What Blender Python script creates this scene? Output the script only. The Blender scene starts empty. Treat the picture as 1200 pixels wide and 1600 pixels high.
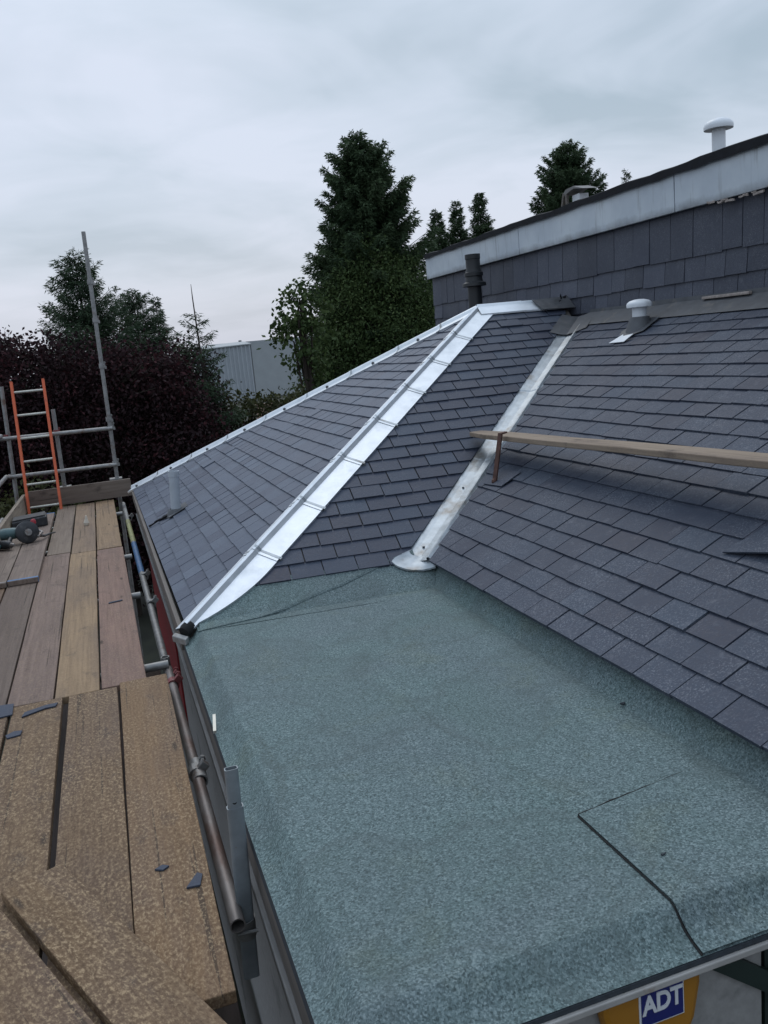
import bpy, math, random
import numpy as np
from mathutils import Vector, Matrix
rnd = random.Random(11)
C = bpy.context.scene.collection
S = bpy.context.scene

# ------------------------------------------------------------------ camera (eye at the origin, ground 4.4 m below)
GROUND = -4.4
FPX = 1330.0
_ray = lambda px, py: np.array([(px-600)/FPX, -(py-800)/FPX, -1.0])
Yc = _ray(142, 580); Yc /= np.linalg.norm(Yc)
Zc = np.cross(_ray(1142, 485), Yc); Zc /= np.linalg.norm(Zc)
if Zc[1] < 0: Zc = -Zc
Xc = np.cross(Yc, Zc)
cam = bpy.data.cameras.new('camera'); camo = bpy.data.objects.new('camera', cam); C.objects.link(camo)
cam.sensor_fit = 'VERTICAL'; cam.sensor_height = 24.0; cam.lens = FPX/1600*24.0
cam.clip_start = 0.05; cam.clip_end = 2000
camo.matrix_world = Matrix([list(Xc)+[0], list(Yc)+[0], list(Zc)+[0], [0, 0, 0, 1]])
S.camera = camo

# ------------------------------------------------------------------ node helpers
def new_mat(name):
    m = bpy.data.materials.new(name); m.use_nodes = True
    nt = m.node_tree; nt.nodes.clear()
    out = nt.nodes.new('ShaderNodeOutputMaterial'); p = nt.nodes.new('ShaderNodeBsdfPrincipled')
    nt.links.new(p.outputs[0], out.inputs[0])
    return m, nt, p
class G:
    """tiny node-graph helper"""
    def __init__(s, nt): s.nt = nt
    def n(s, t, **kw):
        nd = s.nt.nodes.new(t)
        for k, v in kw.items(): setattr(nd, k, v)
        return nd
    def put(s, sock, v):
        if hasattr(v, 'links') or isinstance(v, bpy.types.NodeSocket): s.nt.links.new(v, sock)
        else:
            if isinstance(v, (tuple, list)) and len(v) == 3 and sock.type == 'RGBA': v = (*v, 1)
            sock.default_value = v
    def coords(s, kind='Object', scale=(1, 1, 1)):
        tc = s.n('ShaderNodeTexCoord'); mp = s.n('ShaderNodeMapping')
        s.nt.links.new(tc.outputs[kind], mp.inputs[0]); mp.inputs['Scale'].default_value = scale
        return mp.outputs[0]
    def noise(s, vec, scale, detail=4, rough=.55, dist=0):
        nd = s.n('ShaderNodeTexNoise'); s.put(nd.inputs['Vector'], vec)
        nd.inputs['Scale'].default_value = scale; nd.inputs['Detail'].default_value = detail
        nd.inputs['Roughness'].default_value = rough; nd.inputs['Distortion'].default_value = dist
        return nd.outputs['Fac']
    def ramp(s, fac, stops):
        nd = s.n('ShaderNodeValToRGB'); s.put(nd.inputs[0], fac); e = nd.color_ramp.elements
        while len(e) < len(stops): e.new(.5)
        for el, (p, c) in zip(e, stops):
            el.position = p; el.color = (*c, 1) if not isinstance(c, (int, float)) else (c, c, c, 1)
        return nd.outputs[0]
    def mix(s, f, a, b, mode='MIX'):
        nd = s.n('ShaderNodeMix', data_type='RGBA', blend_type=mode)
        s.put(nd.inputs[0], f); s.put(nd.inputs[6], a); s.put(nd.inputs[7], b)
        return nd.outputs[2]
    def math(s, op, a, b=0.0, c=0.0):
        nd = s.n('ShaderNodeMath', operation=op); s.put(nd.inputs[0], a); s.put(nd.inputs[1], b); s.put(nd.inputs[2], c)
        return nd.outputs[0]
    def attr(s, name, kind='GEOMETRY'):
        nd = s.n('ShaderNodeAttribute', attribute_type=kind, attribute_name=name)
        return nd
    def bump(s, h, strength=.3, dist=.01):
        nd = s.n('ShaderNodeBump'); s.put(nd.inputs['Height'], h)
        nd.inputs['Strength'].default_value = strength; nd.inputs['Distance'].default_value = dist
        return nd.outputs[0]
def setp(nt, p, **kw):
    names = dict(col='Base Color', rough='Roughness', metal='Metallic', normal='Normal', spec='Specular IOR Level')
    g = G(nt)
    for k, v in kw.items(): g.put(p.inputs[names[k]], v)

# ------------------------------------------------------------------ world: overcast sky over a Nishita base
SUN_EL, SUN_AZ = math.radians(50), math.radians(8)       # azimuth measured from +Y towards +X
w = bpy.data.worlds.new('World'); S.world = w; w.use_nodes = True
nt = w.node_tree; nt.nodes.clear(); g = G(nt)
out = g.n('ShaderNodeOutputWorld'); bg = g.n('ShaderNodeBackground'); nt.links.new(bg.outputs[0], out.inputs[0])
sky = g.n('ShaderNodeTexSky', sky_type='NISHITA'); sky.sun_disc = False
sky.sun_elevation = SUN_EL; sky.sun_rotation = SUN_AZ; sky.air_density = 1.4; sky.dust_density = 3
tc = g.n('ShaderNodeTexCoord'); sp = g.n('ShaderNodeSeparateXYZ'); nt.links.new(tc.outputs['Generated'], sp.inputs[0])
zc = g.math('MAXIMUM', sp.outputs[2], 0.0); zd = g.math('ADD', zc, 0.16)
cb = g.n('ShaderNodeCombineXYZ'); g.put(cb.inputs[0], g.math('DIVIDE', sp.outputs[0], zd)); g.put(cb.inputs[1], g.math('DIVIDE', sp.outputs[1], zd)); cb.inputs[2].default_value = 3.7
c1 = g.noise(cb.outputs[0], .75, 5, .5, .25)
c2 = g.noise(cb.outputs[0], 1.7, 4, .55, .8)
cl = g.math('ADD', g.math('MULTIPLY', c1, .7), g.math('MULTIPLY', c2, .3))
cloud = g.ramp(cl, [(.37, (3.8, 4.8, 5.8)), (.47, (5.2, 6.1, 7.3)), (.58, (6.4, 7.1, 8.5))])
low = g.ramp(zc, [(.0, (6.5, 6.7, 7.7)), (.12, (6.7, 7.0, 8.3)), (.4, (6.1, 6.8, 8.1))])
base = g.mix(g.ramp(zc, [(.0, .30), (.08, .55), (.22, .95), (.5, 1.0)]), low, cloud)
up = g.ramp(zc, [(.30, 0.0), (.95, 1.0)])
gain = g.math('MULTIPLY_ADD', up, .85, 1.0)
cbx = g.n('ShaderNodeVectorMath', operation='SCALE'); g.put(cbx.inputs[0], base); g.put(cbx.inputs[3], gain)
fin = g.mix(.88, sky.outputs[0], cbx.outputs[0])
g.put(bg.inputs[0], fin); bg.inputs[1].default_value = .1

sd = Vector((math.sin(SUN_AZ)*math.cos(SUN_EL), math.cos(SUN_AZ)*math.cos(SUN_EL), math.sin(SUN_EL)))
sl = bpy.data.lights.new('sun', 'SUN'); sl.energy = .6; sl.angle = math.radians(25); sl.color = (1, .97, .93)
so = bpy.data.objects.new('sun', sl); C.objects.link(so); so.rotation_euler = sd.to_track_quat('Z', 'Y').to_euler()
S.view_settings.view_transform = 'Standard'; S.view_settings.look = 'None'
S.view_settings.exposure = 0.08; S.view_settings.gamma = 1.0

# ------------------------------------------------------------------ mesh helpers
class MB:
    def __init__(s): s.v = []; s.f = []; s.a = []
    def add(s, pts, faces, var=0.5):
        o = len(s.v); s.v += [tuple(p) for p in pts]; s.a += [var]*len(pts)
        s.f += [tuple(i+o for i in f) for f in faces]
    def poly(s, pts, var=.5): s.add(pts, [range(len(pts))], var)
    def prism(s, poly, off, var=.5):
        """closed solid: polygon swept by the vector off"""
        n = len(poly); off = np.asarray(off, float)
        top = [np.asarray(p, float) for p in poly]; bot = [p+off for p in top]
        s.add(top+bot, [tuple(range(n)), tuple(range(2*n-1, n-1, -1))]+[(i, i+n, (i+1) % n+n, (i+1) % n) for i in range(n)], var)
    def box(s, lo, hi, var=.5):
        x0, y0, z0 = lo; x1, y1, z1 = hi
        s.add([(x0,y0,z0),(x1,y0,z0),(x1,y1,z0),(x0,y1,z0),(x0,y0,z1),(x1,y0,z1),(x1,y1,z1),(x0,y1,z1)],
              [(0,3,2,1),(4,5,6,7),(0,1,5,4),(1,2,6,5),(2,3,7,6),(3,0,4,7)], var)
    def beam(s, p, q, wd, ht, up=(0,0,1), var=.5):
        p = Vector(p); q = Vector(q); d = (q-p).normalized(); u = Vector(up)
        sdv = d.cross(u).normalized(); u = sdv.cross(d)
        ring = lambda c: [c+sdv*wd/2*a+u*ht/2*b for a, b in ((-1,-1),(1,-1),(1,1),(-1,1))]
        s.add(ring(p)+ring(q), [(3,2,1,0),(4,5,6,7),(0,1,5,4),(1,2,6,5),(2,3,7,6),(3,0,4,7)], var)
    def tube(s, pts, r, n=14, caps=True, hollow=False, var=.5):
        """tube along a polyline; r is a number or one radius per point"""
        pts = [Vector(p) for p in pts]; rs = r if isinstance(r, (list, tuple)) else [r]*len(pts)
        rings = []; ref = None
        for i, p in enumerate(pts):
            d = (pts[min(i+1, len(pts)-1)]-pts[max(i-1, 0)]).normalized()
            if ref is None: ref = d.orthogonal().normalized()
            ref = (ref-d*ref.dot(d)).normalized(); b = d.cross(ref)
            rings.append([p+(ref*math.cos(2*math.pi*k/n)+b*math.sin(2*math.pi*k/n))*rs[i] for k in range(n)])
        vs = [v for rg in rings for v in rg]; fs = []
        for i in range(len(pts)-1):
            for k in range(n): fs.append((i*n+k, i*n+(k+1) % n, (i+1)*n+(k+1) % n, (i+1)*n+k))
        if caps:
            fs.append(tuple(range(n-1, -1, -1))); fs.append(tuple((len(pts)-1)*n+k for k in range(n)))
        s.add(vs, fs, var)
    def pipe(s, p, q, r, t=.004, n=20, var=.5):
        """open tube with a wall thickness and annular ends"""
        p = Vector(p); q = Vector(q); d = (q-p).normalized(); ref = d.orthogonal().normalized(); b = d.cross(ref)
        rg = lambda c, rr: [c+(ref*math.cos(2*math.pi*k/n)+b*math.sin(2*math.pi*k/n))*rr for k in range(n)]
        vs = rg(p, r)+rg(q, r)+rg(q, r-t)+rg(p, r-t); fs = []
        for j in range(4):
            for k in range(n): fs.append((j*n+k, j*n+(k+1) % n, ((j+1) % 4)*n+(k+1) % n, ((j+1) % 4)*n+k))
        s.add(vs, fs, var)
    def lathe(s, c, axis, prof, n=24, var=.5):
        c = Vector(c); d = Vector(axis).normalized(); ref = d.orthogonal().normalized(); b = d.cross(ref); vs = []; fs = []
        for r, h in prof:
            vs += [c+d*h+(ref*math.cos(2*math.pi*k/n)+b*math.sin(2*math.pi*k/n))*max(r, 1e-4) for k in range(n)]
        for i in range(len(prof)-1):
            for k in range(n): fs.append((i*n+k, i*n+(k+1) % n, (i+1)*n+(k+1) % n, (i+1)*n+k))
        s.add(vs, fs, var)
    def build(s, name, mat, parent=None, smooth=False, bevel=0, at=None):
        o0 = np.array(at if at is not None else (origin(parent) if parent is not None else (0, 0, 0)), float)
        me = bpy.data.meshes.new(name)
        me.from_pydata([tuple(np.asarray(v, float)-o0) for v in s.v], [], s.f); me.update()
        at_ = me.attributes.new('var', 'FLOAT', 'POINT'); at_.data.foreach_set('value', np.array(s.a, dtype=np.float32))
        if smooth:
            me.polygons.foreach_set('use_smooth', [True]*len(me.polygons))
            me.set_sharp_from_angle(angle=math.radians(38))
        ob = bpy.data.objects.new(name, me); C.objects.link(ob); ob.data.materials.append(mat)
        ORG[ob.name] = o0
        if parent is not None: ob.parent = parent
        else: ob.location = o0
        if bevel:
            b = ob.modifiers.new('bevel', 'BEVEL'); b.width = bevel; b.segments = 2; b.limit_method = 'ANGLE'; b.angle_limit = math.radians(40)
        return ob
ORG = {}
def origin(o): return ORG[o.name]
def tag(o, label=None, cat=None, group=None, kind=None):
    if label: o['label'] = label
    if cat: o['category'] = cat
    if group: o['group'] = group
    if kind: o['kind'] = kind
    return o
def empty(name, loc, label, cat, group=None):
    o = bpy.data.objects.new(name, None); C.objects.link(o); o.location = loc; o.empty_display_size = .1
    ORG[o.name] = np.array(loc, float); return tag(o, label, cat, group)
def clip(poly, a, b):
    """keep the side of a convex 2-D polygon to the left of the line a->b"""
    outp = []; n = len(poly)
    sd_ = lambda p: (b[0]-a[0])*(p[1]-a[1])-(b[1]-a[1])*(p[0]-a[0])
    for i in range(n):
        p, q = poly[i], poly[(i+1) % n]; sp_, sq = sd_(p), sd_(q)
        if sp_ >= 0: outp.append(p)
        if (sp_ >= 0) != (sq >= 0):
            t = sp_/(sp_-sq); outp.append((p[0]+(q[0]-p[0])*t, p[1]+(q[1]-p[1])*t))
    return outp
def clip_to(poly, region):
    for i in range(len(region)):
        if len(poly) < 3: return []
        poly = clip(poly, region[i], region[(i+1) % len(region)])
    return poly if len(poly) >= 3 else []

# ------------------------------------------------------------------ materials
def slate_mat(name, dark, light, dust, rough=.5, dustcol=(.30, .31, .34)):
    m, nt, p = new_mat(name); g = G(nt); v = g.coords('Object')
    va = g.attr('var').outputs['Fac']
    n1 = g.noise(v, 3.0, 5, .6); n2 = g.noise(v, 42, 4, .65); n3 = g.noise(v, 130, 3, .7)
    f = g.math('ADD', g.math('MULTIPLY', va, .55), g.math('ADD', g.math('MULTIPLY', n2, .5), g.math('MULTIPLY', n1, .2)))
    col = g.ramp(f, [(.25, dark), (.95, light)])
    sp_ = g.math('MULTIPLY', g.ramp(n3, [(.52, 0.0), (.66, 1.0)]), g.ramp(g.math('ADD', n1, g.math('MULTIPLY', va, .18)), [(.46, .08), (.72, 1.0)]))
    blot = g.ramp(g.noise(v, 17, 5, .7), [(.56, 0.0), (.70, .8)])
    sp2 = g.math('MULTIPLY', g.math('MAXIMUM', sp_, g.math('MULTIPLY', blot, n3)), dust)
    col = g.mix(sp2, col, dustcol)
    setp(nt, p, col=col, rough=g.math('ADD', g.math('MULTIPLY_ADD', n2, .25, rough-.14), g.math('MULTIPLY_ADD', va, .16, -.06)), normal=g.bump(g.math('ADD', n2, g.math('MULTIPLY', n3, .4)), .35, .006), spec=.22)
    return m
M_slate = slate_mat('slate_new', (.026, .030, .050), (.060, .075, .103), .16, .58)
M_slate_sheen = slate_mat('slate_hip_end_sheen', (.050, .057, .084), (.112, .132, .168), .2, .54)  # paler than the front slates: grazing sky sheen put into the colour
M_slate_old = slate_mat('slate_weathered', (.026, .030, .050), (.060, .074, .100), .42, .60)
M_clad = slate_mat('slate_cladding', (.032, .037, .052), (.086, .094, .122), .5, .5, (.22, .23, .25))

def simple(name, col, rough=.6, metal=0.0, var=.25, nscale=20, stretch=(1, 1, 1), bump=.15, spots=None, spotscale=8, spotcut=(.58, .68), spec=.5):
    m, nt, p = new_mat(name); g = G(nt); v = g.coords('Object', stretch)
    n = g.noise(v, nscale, 5, .6)
    lo = tuple(c*(1-var) for c in col); hi = tuple(min(1, c*(1+var)) for c in col)
    c = g.ramp(n, [(.3, lo), (.7, hi)])
    if spots: c = g.mix(g.ramp(g.noise(v, spotscale, 5, .65), [(spotcut[0], 0.0), (spotcut[1], 1.0)]), c, spots)
    setp(nt, p, col=c, rough=g.math('MULTIPLY_ADD', n, .25, max(.02, rough-.12)), metal=metal, normal=g.bump(n, bump, .004), spec=spec)
    return m
M_zinc = simple('bright_zinc', (.68, .715, .745), .36, .55, .07, 9, (1, 1, 1), .35, (.52, .56, .60), 4, (.52, .72))
M_zinc_dull = simple('weathered_zinc', (.35, .385, .41), .40, .6, .22, 11, (1, 1, 1), .5, (.20, .185, .165), 4.5, (.50, .66))
M_lead = simple('dull_lead', (.085, .090, .098), .6, .3, .25, 12, bump=.15, spots=(.13, .125, .12))
M_galv = simple('galvanised_steel', (.26, .26, .255), .52, .55, .25, 22, bump=.12, spots=(.16, .11, .085), spotscale=7, spotcut=(.56, .70))
M_galv_grey = simple('grey_square_steel', (.24, .27, .29), .5, .4, .15, 14, bump=.1, spots=(.2, .12, .09), spotscale=11, spotcut=(.66, .72))
M_brownpipe = simple('rusty_tube', (.20, .18, .17), .5, .45, .3, 16, (1, .3, 1), .15, (.13, .085, .07), 6, (.5, .64))
M_redcoup = simple('red_painted_steel', (.22, .06, .06), .55, .2, .3, 18, spots=(.2, .18, .17))
M_bluetape = simple('blue_tape', (.05, .13, .27), .55, 0, .2, 14, spots=(.16, .19, .16))
M_yellow = simple('yellow_lichen_paint', (.30, .30, .14), .7, 0, .3, 25, spots=(.18, .18, .13))
M_orange = simple('orange_fibreglass', (.62, .12, .045), .45, 0, .15, 8, bump=.05, spots=(.45, .10, .05))
M_alu = simple('rung_aluminium', (.42, .42, .38), .42, .5, .15, 14)
M_blackpl = simple('black_plastic', (.012, .014, .016), .5, 0, .25, 12, bump=.05)
M_greypl = simple('grey_plastic', (.36, .40, .44), .5, 0, .1, 10, bump=.04, spots=(.25, .27, .29), spotscale=5)
M_whitepl = simple('white_plastic', (.66, .69, .72), .45, 0, .07, 6, bump=.03, spots=(.46, .48, .48), spotscale=7, spotcut=(.6, .75))
M_foam = simple('black_foam', (.010, .010, .010), .9, 0, .3, 60, bump=.3)
M_fascia = simple('brown_fascia_board', (.115, .098, .085), .7, 0, .3, 10, (6, .4, 6), .2, (.07, .065, .06), 6)
M_fascia2 = simple('grey_fascia_strip', (.16, .155, .15), .65, 0, .25, 12, (4, .5, 4), .15)
M_drip = simple('felt_drip_edge', (.030, .038, .046), .8, 0, .3, 50, bump=.4)
M_render = simple('grey_render', (.27, .265, .255), .85, 0, .15, 30, bump=.3, spots=(.15, .15, .145), spotscale=3)
M_red = simple('red_painted_boarding', (.23, .012, .016), .6, 0, .25, 6, (1, 1, .3), .1)
M_trim = simple('pale_drip_trim', (.34, .33, .31), .55, 0, .15, 9, bump=.05, spots=(.22, .17, .13))
M_amber = simple('amber_plastic', (.33, .145, .012), .5, 0, .08, 5, bump=.03)  # amber base darkened for the shade under the roof edge
M_navy = simple('navy_panel', (.010, .016, .13), .4, 0, .1, 8, bump=.02)
M_letter = simple('pale_lettering', (.62, .64, .66), .5, 0, .05, 8, bump=.02)
M_ridge_bits = simple('broken_mortar', (.30, .26, .235), .85, 0, .35, 30, bump=.4)
M_copingblk = simple('black_roof_edge', (.011, .012, .015), .8, 0, .4, 18, bump=.5, spots=(.022, .022, .026), spec=.2)
M_bark = simple('bark', (.045, .035, .027), .9, 0, .35, 14, (3, 3, .5), .6)
M_ware = simple('pale_cladding_sheet', (.33, .36, .385), .6, 0, .06, 1)  # base lightened and greyed to carry distance haze
M_ware2 = simple('grey_cladding_sheet', (.30, .325, .335), .6, 0, .06, 1)
M_tan = simple('peach_brick', (.36, .25, .19), .85, 0, .15, 12)
M_rustiron = simple('rusty_iron', (.10, .050, .038), .7, .3, .4, 25, bump=.3)
M_teal = simple('teal_tool_plastic', (.06, .11, .115), .5, 0, .2, 14, spots=(.22, .25, .25))
M_darktool = simple('dark_tool_metal', (.032, .034, .038), .5, .2, .3, 18, spots=(.09, .09, .09))
M_redcap = simple('red_plastic', (.32, .02, .03), .45, 0, .1, 8)
M_greenframe = simple('dark_green_paint', (.012, .024, .020), .5, 0, .2, 8)
M_dark = simple('shaded_boarding', (.05, .045, .04), .8, 0, .3, 9)
M_paleshave = simple('pale_chip', (.55, .50, .42), .8, 0, .15, 20)

# white parapet fascia with grime along its lower edge and at the joints
m, nt, p = new_mat('painted_parapet'); g = G(nt); M_para = m
v = g.coords('Object'); sx = g.n('ShaderNodeSeparateXYZ'); nt.links.new(g.coords('Object'), sx.inputs[0])
n = g.noise(v, 7, 6, .65); n2 = g.noise(g.coords('Object', (1, 6, .6)), 3, 5, .65)
edge = g.math('MULTIPLY', g.ramp(g.math('ADD', sx.outputs[2], g.math('MULTIPLY', n, .10)), [(.03, 1.0), (.11, 0.0)]), .75)
c = g.ramp(g.noise(v, 2.2, 4, .6), [(.35, (.44, .49, .54)), (.65, (.55, .60, .635))])
c = g.mix(g.ramp(n2, [(.57, 0.0), (.73, .55)]), c, (.22, .23, .24)); c = g.mix(edge, c, (.075, .07, .065))
setp(nt, p, col=c, rough=.6, normal=g.bump(n, .1, .005))

# green mineral roofing felt
m, nt, p = new_mat('green_mineral_felt'); g = G(nt); M_felt = m
v = g.coords('Object'); a = g.noise(v, 170, 3, .8); b = g.noise(v, 110, 4, .75); big = g.noise(v, 1.3, 6, .62, .6); mid = g.noise(v, 7, 4, .6)
vo = g.n('ShaderNodeTexVoronoi'); g.put(vo.inputs['Vector'], v); vo.inputs['Scale'].default_value = 210
gr = g.n('ShaderNodeSeparateColor'); nt.links.new(vo.outputs['Color'], gr.inputs[0])
f = g.math('ADD', g.math('ADD', g.math('MULTIPLY', a, .40), g.math('MULTIPLY', b, .33)), g.math('MULTIPLY_ADD', gr.outputs[0], .19, .04))
c = g.ramp(f, [(.36, (.040, .062, .062)), (.46, (.086, .126, .124)), (.54, (.120, .178, .177)), (.66, (.225, .292, .292))])
c = g.mix(g.ramp(big, [(.38, 0.0), (.66, .62)]), c, g.ramp(f, [(.36, (.044, .062, .067)), (.5, (.108, .141, .152)), (.66, (.23, .275, .288))]))
c = g.mix(g.ramp(mid, [(.56, 0.0), (.75, .3)]), c, (.056, .086, .076))
st = g.math('MULTIPLY', g.ramp(g.noise(g.coords('Object', (1, .35, 1)), 2.6, 7, .72, 1.2), [(.60, 0.0), (.70, .55)]), g.ramp(b, [(.35, 1.0), (.7, .3)]))
c = g.mix(st, c, (.048, .062, .056))
moss = g.ramp(g.noise(v, 2.9, 5, .66, .5), [(.54, 0.0), (.72, .4)])
c = g.mix(moss, c, g.ramp(f, [(.36, (.05, .062, .042)), (.52, (.115, .142, .105)), (.66, (.21, .24, .18))]))
pud = g.noise(v, 1.7, 2, .4)
ring_ = g.ramp(pud, [(.50, 0.0), (.535, .38), (.56, .12), (.75, .18)])
c = g.mix(ring_, c, (.075, .098, .098))
setp(nt, p, col=c, rough=.8, normal=g.bump(f, .5, .004), spec=.3)

# scaffold boards: per-object tint and amount of dried splatter
m, nt, p = new_mat('scaffold_board_wood'); g = G(nt); M_board = m
tc = g.n('ShaderNodeTexCoord'); oi = g.n('ShaderNodeObjectInfo')
off = g.n('ShaderNodeVectorMath', operation='MULTIPLY_ADD'); nt.links.new(tc.outputs['Object'], off.inputs[0]); off.inputs[1].default_value = (1, 1, 1)
cmb = g.n('ShaderNodeCombineXYZ')
for k, mul in enumerate((17.0, 41.0, 5.0)): g.put(cmb.inputs[k], g.math('MULTIPLY', oi.outputs['Random'], mul))
nt.links.new(cmb.outputs[0], off.inputs[2])
def mp(sc):
    q = g.n('ShaderNodeMapping'); nt.links.new(off.outputs[0], q.inputs[0]); q.inputs['Scale'].default_value = sc; return q.outputs[0]
tint = g.attr('tint', 'OBJECT').outputs['Color']; spk = g.attr('speckle', 'OBJECT').outputs['Fac']
grain = g.noise(mp((60, 1.6, 30)), 1.0, 6, .65, .5); broad = g.noise(mp((5, .9, 5)), 1.0, 5, .6, .4); blot = g.noise(mp((7, 4, 7)), 1.0, 6, .7)
c = g.mix(g.ramp(grain, [(.33, .6), (.60, 0.0)]), tint, g.mix(1.0, tint, (.50, .47, .46), 'MULTIPLY'))
c = g.mix(g.ramp(broad, [(.44, 0.0), (.68, .5)]), c, (.110, .080, .070))
c = g.mix(g.ramp(blot, [(.57, 0.0), (.70, .7)]), c, (.060, .046, .041))
kn = g.n('ShaderNodeTexVoronoi'); g.put(kn.inputs['Vector'], mp((7, 1.7, 7))); kn.inputs['Scale'].default_value = 1.0
c = g.mix(g.ramp(kn.outputs['Distance'], [(.04, .85), (.10, 0.0)]), c, (.035, .024, .018))
spl = g.noise(mp((46, .55, 20)), 1.0, 3, .5)
c = g.mix(g.ramp(spl, [(.655, 0.0), (.675, .7)]), c, (.030, .022, .018))
s1 = g.noise(mp((105, 62, 105)), 1.0, 4, .66, .15); s2 = g.noise(mp((240, 150, 240)), 1.0, 3, .7); s3 = g.noise(mp((3.0, 1.6, 3)), 1.0, 3, .55)
ss = g.math('ADD', g.math('MULTIPLY', s1, .7), g.math('MULTIPLY', s2, .3))
spot = g.math('MULTIPLY', g.math('MULTIPLY', g.ramp(ss, [(.505, 0.0), (.60, .92)]), spk), g.ramp(s3, [(.30, .25), (.55, 1.0)]))
drk = g.math('MULTIPLY', g.ramp(ss, [(.38, .8), (.48, 0.0)]), g.math('MULTIPLY', spk, .8))
c = g.mix(drk, c, g.mix(1.0, tint, (.42, .38, .36), 'MULTIPLY'))
c = g.mix(spot, c, (.34, .245, .145))
setp(nt, p, col=c, rough=.78, normal=g.bump(g.math('ADD', grain, g.math('MULTIPLY', ss, .6)), .4, .004), spec=.3)

def leaf_mat(name, lo, mid, hi, rough=.6, trans=.25):
    m, nt, p = new_mat(name); g = G(nt)
    va = g.attr('var').outputs['Fac']; n = g.noise(g.coords('Object'), 1.3, 3, .6)
    c = g.ramp(g.math('ADD', g.math('MULTIPLY', va, .7), g.math('MULTIPLY', n, .3)), [(.15, lo), (.5, mid), (.9, hi)])
    setp(nt, p, col=c, rough=rough, spec=.12)
    tr = g.n('ShaderNodeBsdfTranslucent'); g.put(tr.inputs[0], c)
    mx = g.n('ShaderNodeMixShader'); mx.inputs[0].default_value = trans
    outn = [x for x in nt.nodes if x.type == 'OUTPUT_MATERIAL'][0]
    nt.links.new(p.outputs[0], mx.inputs[1]); nt.links.new(tr.outputs[0], mx.inputs[2]); nt.links.new(mx.outputs[0], outn.inputs[0])
    return m
M_spruce = leaf_mat('spruce_needles', (.023, .041, .022), (.045, .074, .038), (.090, .128, .064))
M_spruce2 = leaf_mat('young_spruce_needles', (.022, .038, .022), (.042, .068, .040), (.078, .110, .060))
M_leaf = leaf_mat('green_leaves', (.027, .047, .018), (.058, .090, .032), (.125, .160, .062))
M_purple = leaf_mat('purple_leaves', (.014, .009, .010), (.027, .015, .017), (.085, .026, .030), .75, .15)
M_olive = leaf_mat('olive_leaves', (.022, .026, .012), (.050, .056, .022), (.105, .105, .045))
M_grass = simple('rough_grass', (.022, .024, .014), .9, 0, .4, 3, bump=.5, spots=(.03, .026, .02), spotscale=.5)

# ------------------------------------------------------------------ ground
b = MB(); b.poly([(-400, -400, GROUND), (400, -400, GROUND), (400, 400, GROUND), (-400, 400, GROUND)])
tag(b.build('ground', M_grass), 'rough grass and earth around the house', kind='structure')

# ------------------------------------------------------------------ the house
H = empty('house', (2.2, 5, GROUND), 'house with slate hipped wing, green felt flat roof and slate clad upper storey', 'house')
A = np.array([.262, 10.30, -1.40]); B = np.array([.285, 4.458, -1.39]); P = np.array([3.31, 7.035, .201])
EX, EZ, WX = 1.685, -1.25, 4.16                         # eave of the main slope and the upper wall
TM = math.tan(math.radians(28.22)); TL = (P[2]-B[2])/(P[0]-B[0])
NB, NC = .052, .557                                     # gradient of the wing's front slope
zmain = lambda x: EZ+(x-EX)*TM
CM = math.cos(math.radians(28.22))
unit = lambda v: np.asarray(v, float)/np.linalg.norm(v)
X_, Y_, Z_ = np.eye(3)
def face(O, U, V):
    U = unit(U); V = unit(V); N = np.cross(U, V)
    if N[2] < 0: N = -N
    return O, U, V, N
F_left = face(A, (0, -1, 0), (1, 0, TL)); F_near = face(B, (NC, -NB, 0), (NB, NC, NB*NB+NC*NC)); F_main = face(np.array([EX, 0, EZ]), (0, 1, 0), (1, 0, TM))
def uv(F, p): d = np.asarray(p)-F[0]; return (float(d@F[1]), float(d@F[2]))
def at(F, u, v, h=0.0): return F[0]+F[1]*u+F[2]*v+F[3]*h
def ccw(poly):
    ar = sum(poly[i][0]*poly[(i+1) % len(poly)][1]-poly[(i+1) % len(poly)][0]*poly[i][1] for i in range(len(poly)))
    return poly if ar > 0 else poly[::-1]
def slates(F, region, g_, w_, s0, rr, lo=.015, hi=.005, wob=.002):
    mb = MB(); region = ccw(region); us = [p[0] for p in region]; vs = [p[1] for p in region]
    flip = np.cross(F[1], F[2])@F[3] < 0
    i = 0; v0 = s0
    while v0 < max(vs):
        u = min(us)-w_*(1+(i % 2)*.5)+rr.uniform(-.012, .012)
        while u < max(us):
            ww = w_*rr.uniform(.96, 1.04); gp = rr.uniform(.0024, .0046); dv = rr.uniform(-wob, wob)
            sk = rr.uniform(-wob, wob)
            rect = [(u+gp, v0+dv), (u+ww-gp, v0+dv+sk), (u+ww-gp, v0+g_+.012), (u+gp, v0+g_+.012)]
            q = clip_to(rect, region)
            if q and v0+g_ > s0-.001:
                dl = abs(rr.gauss(0, .0016))*(1 if rr.random() > .04 else 3); tl = rr.gauss(0, .0016)
                hh = lambda p: max(.003, lo+dl+tl*((p[0]-u)/ww-.5)+(hi-lo)*(p[1]-v0)/g_)
                top = [at(F, *p, hh(p)) for p in q]; bot = [at(F, *p, -.004) for p in q]
                if flip: top = top[::-1]; bot = bot[::-1]
                n = len(q); va = min(1, max(0, rr.gauss(.5, .21)))
                mb.add(top+bot, [tuple(range(n))]+[(k, k+n, (k+1) % n+n, (k+1) % n) for k in range(n)], va)
            u += ww
        v0 += g_; i += 1
    return mb
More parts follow.
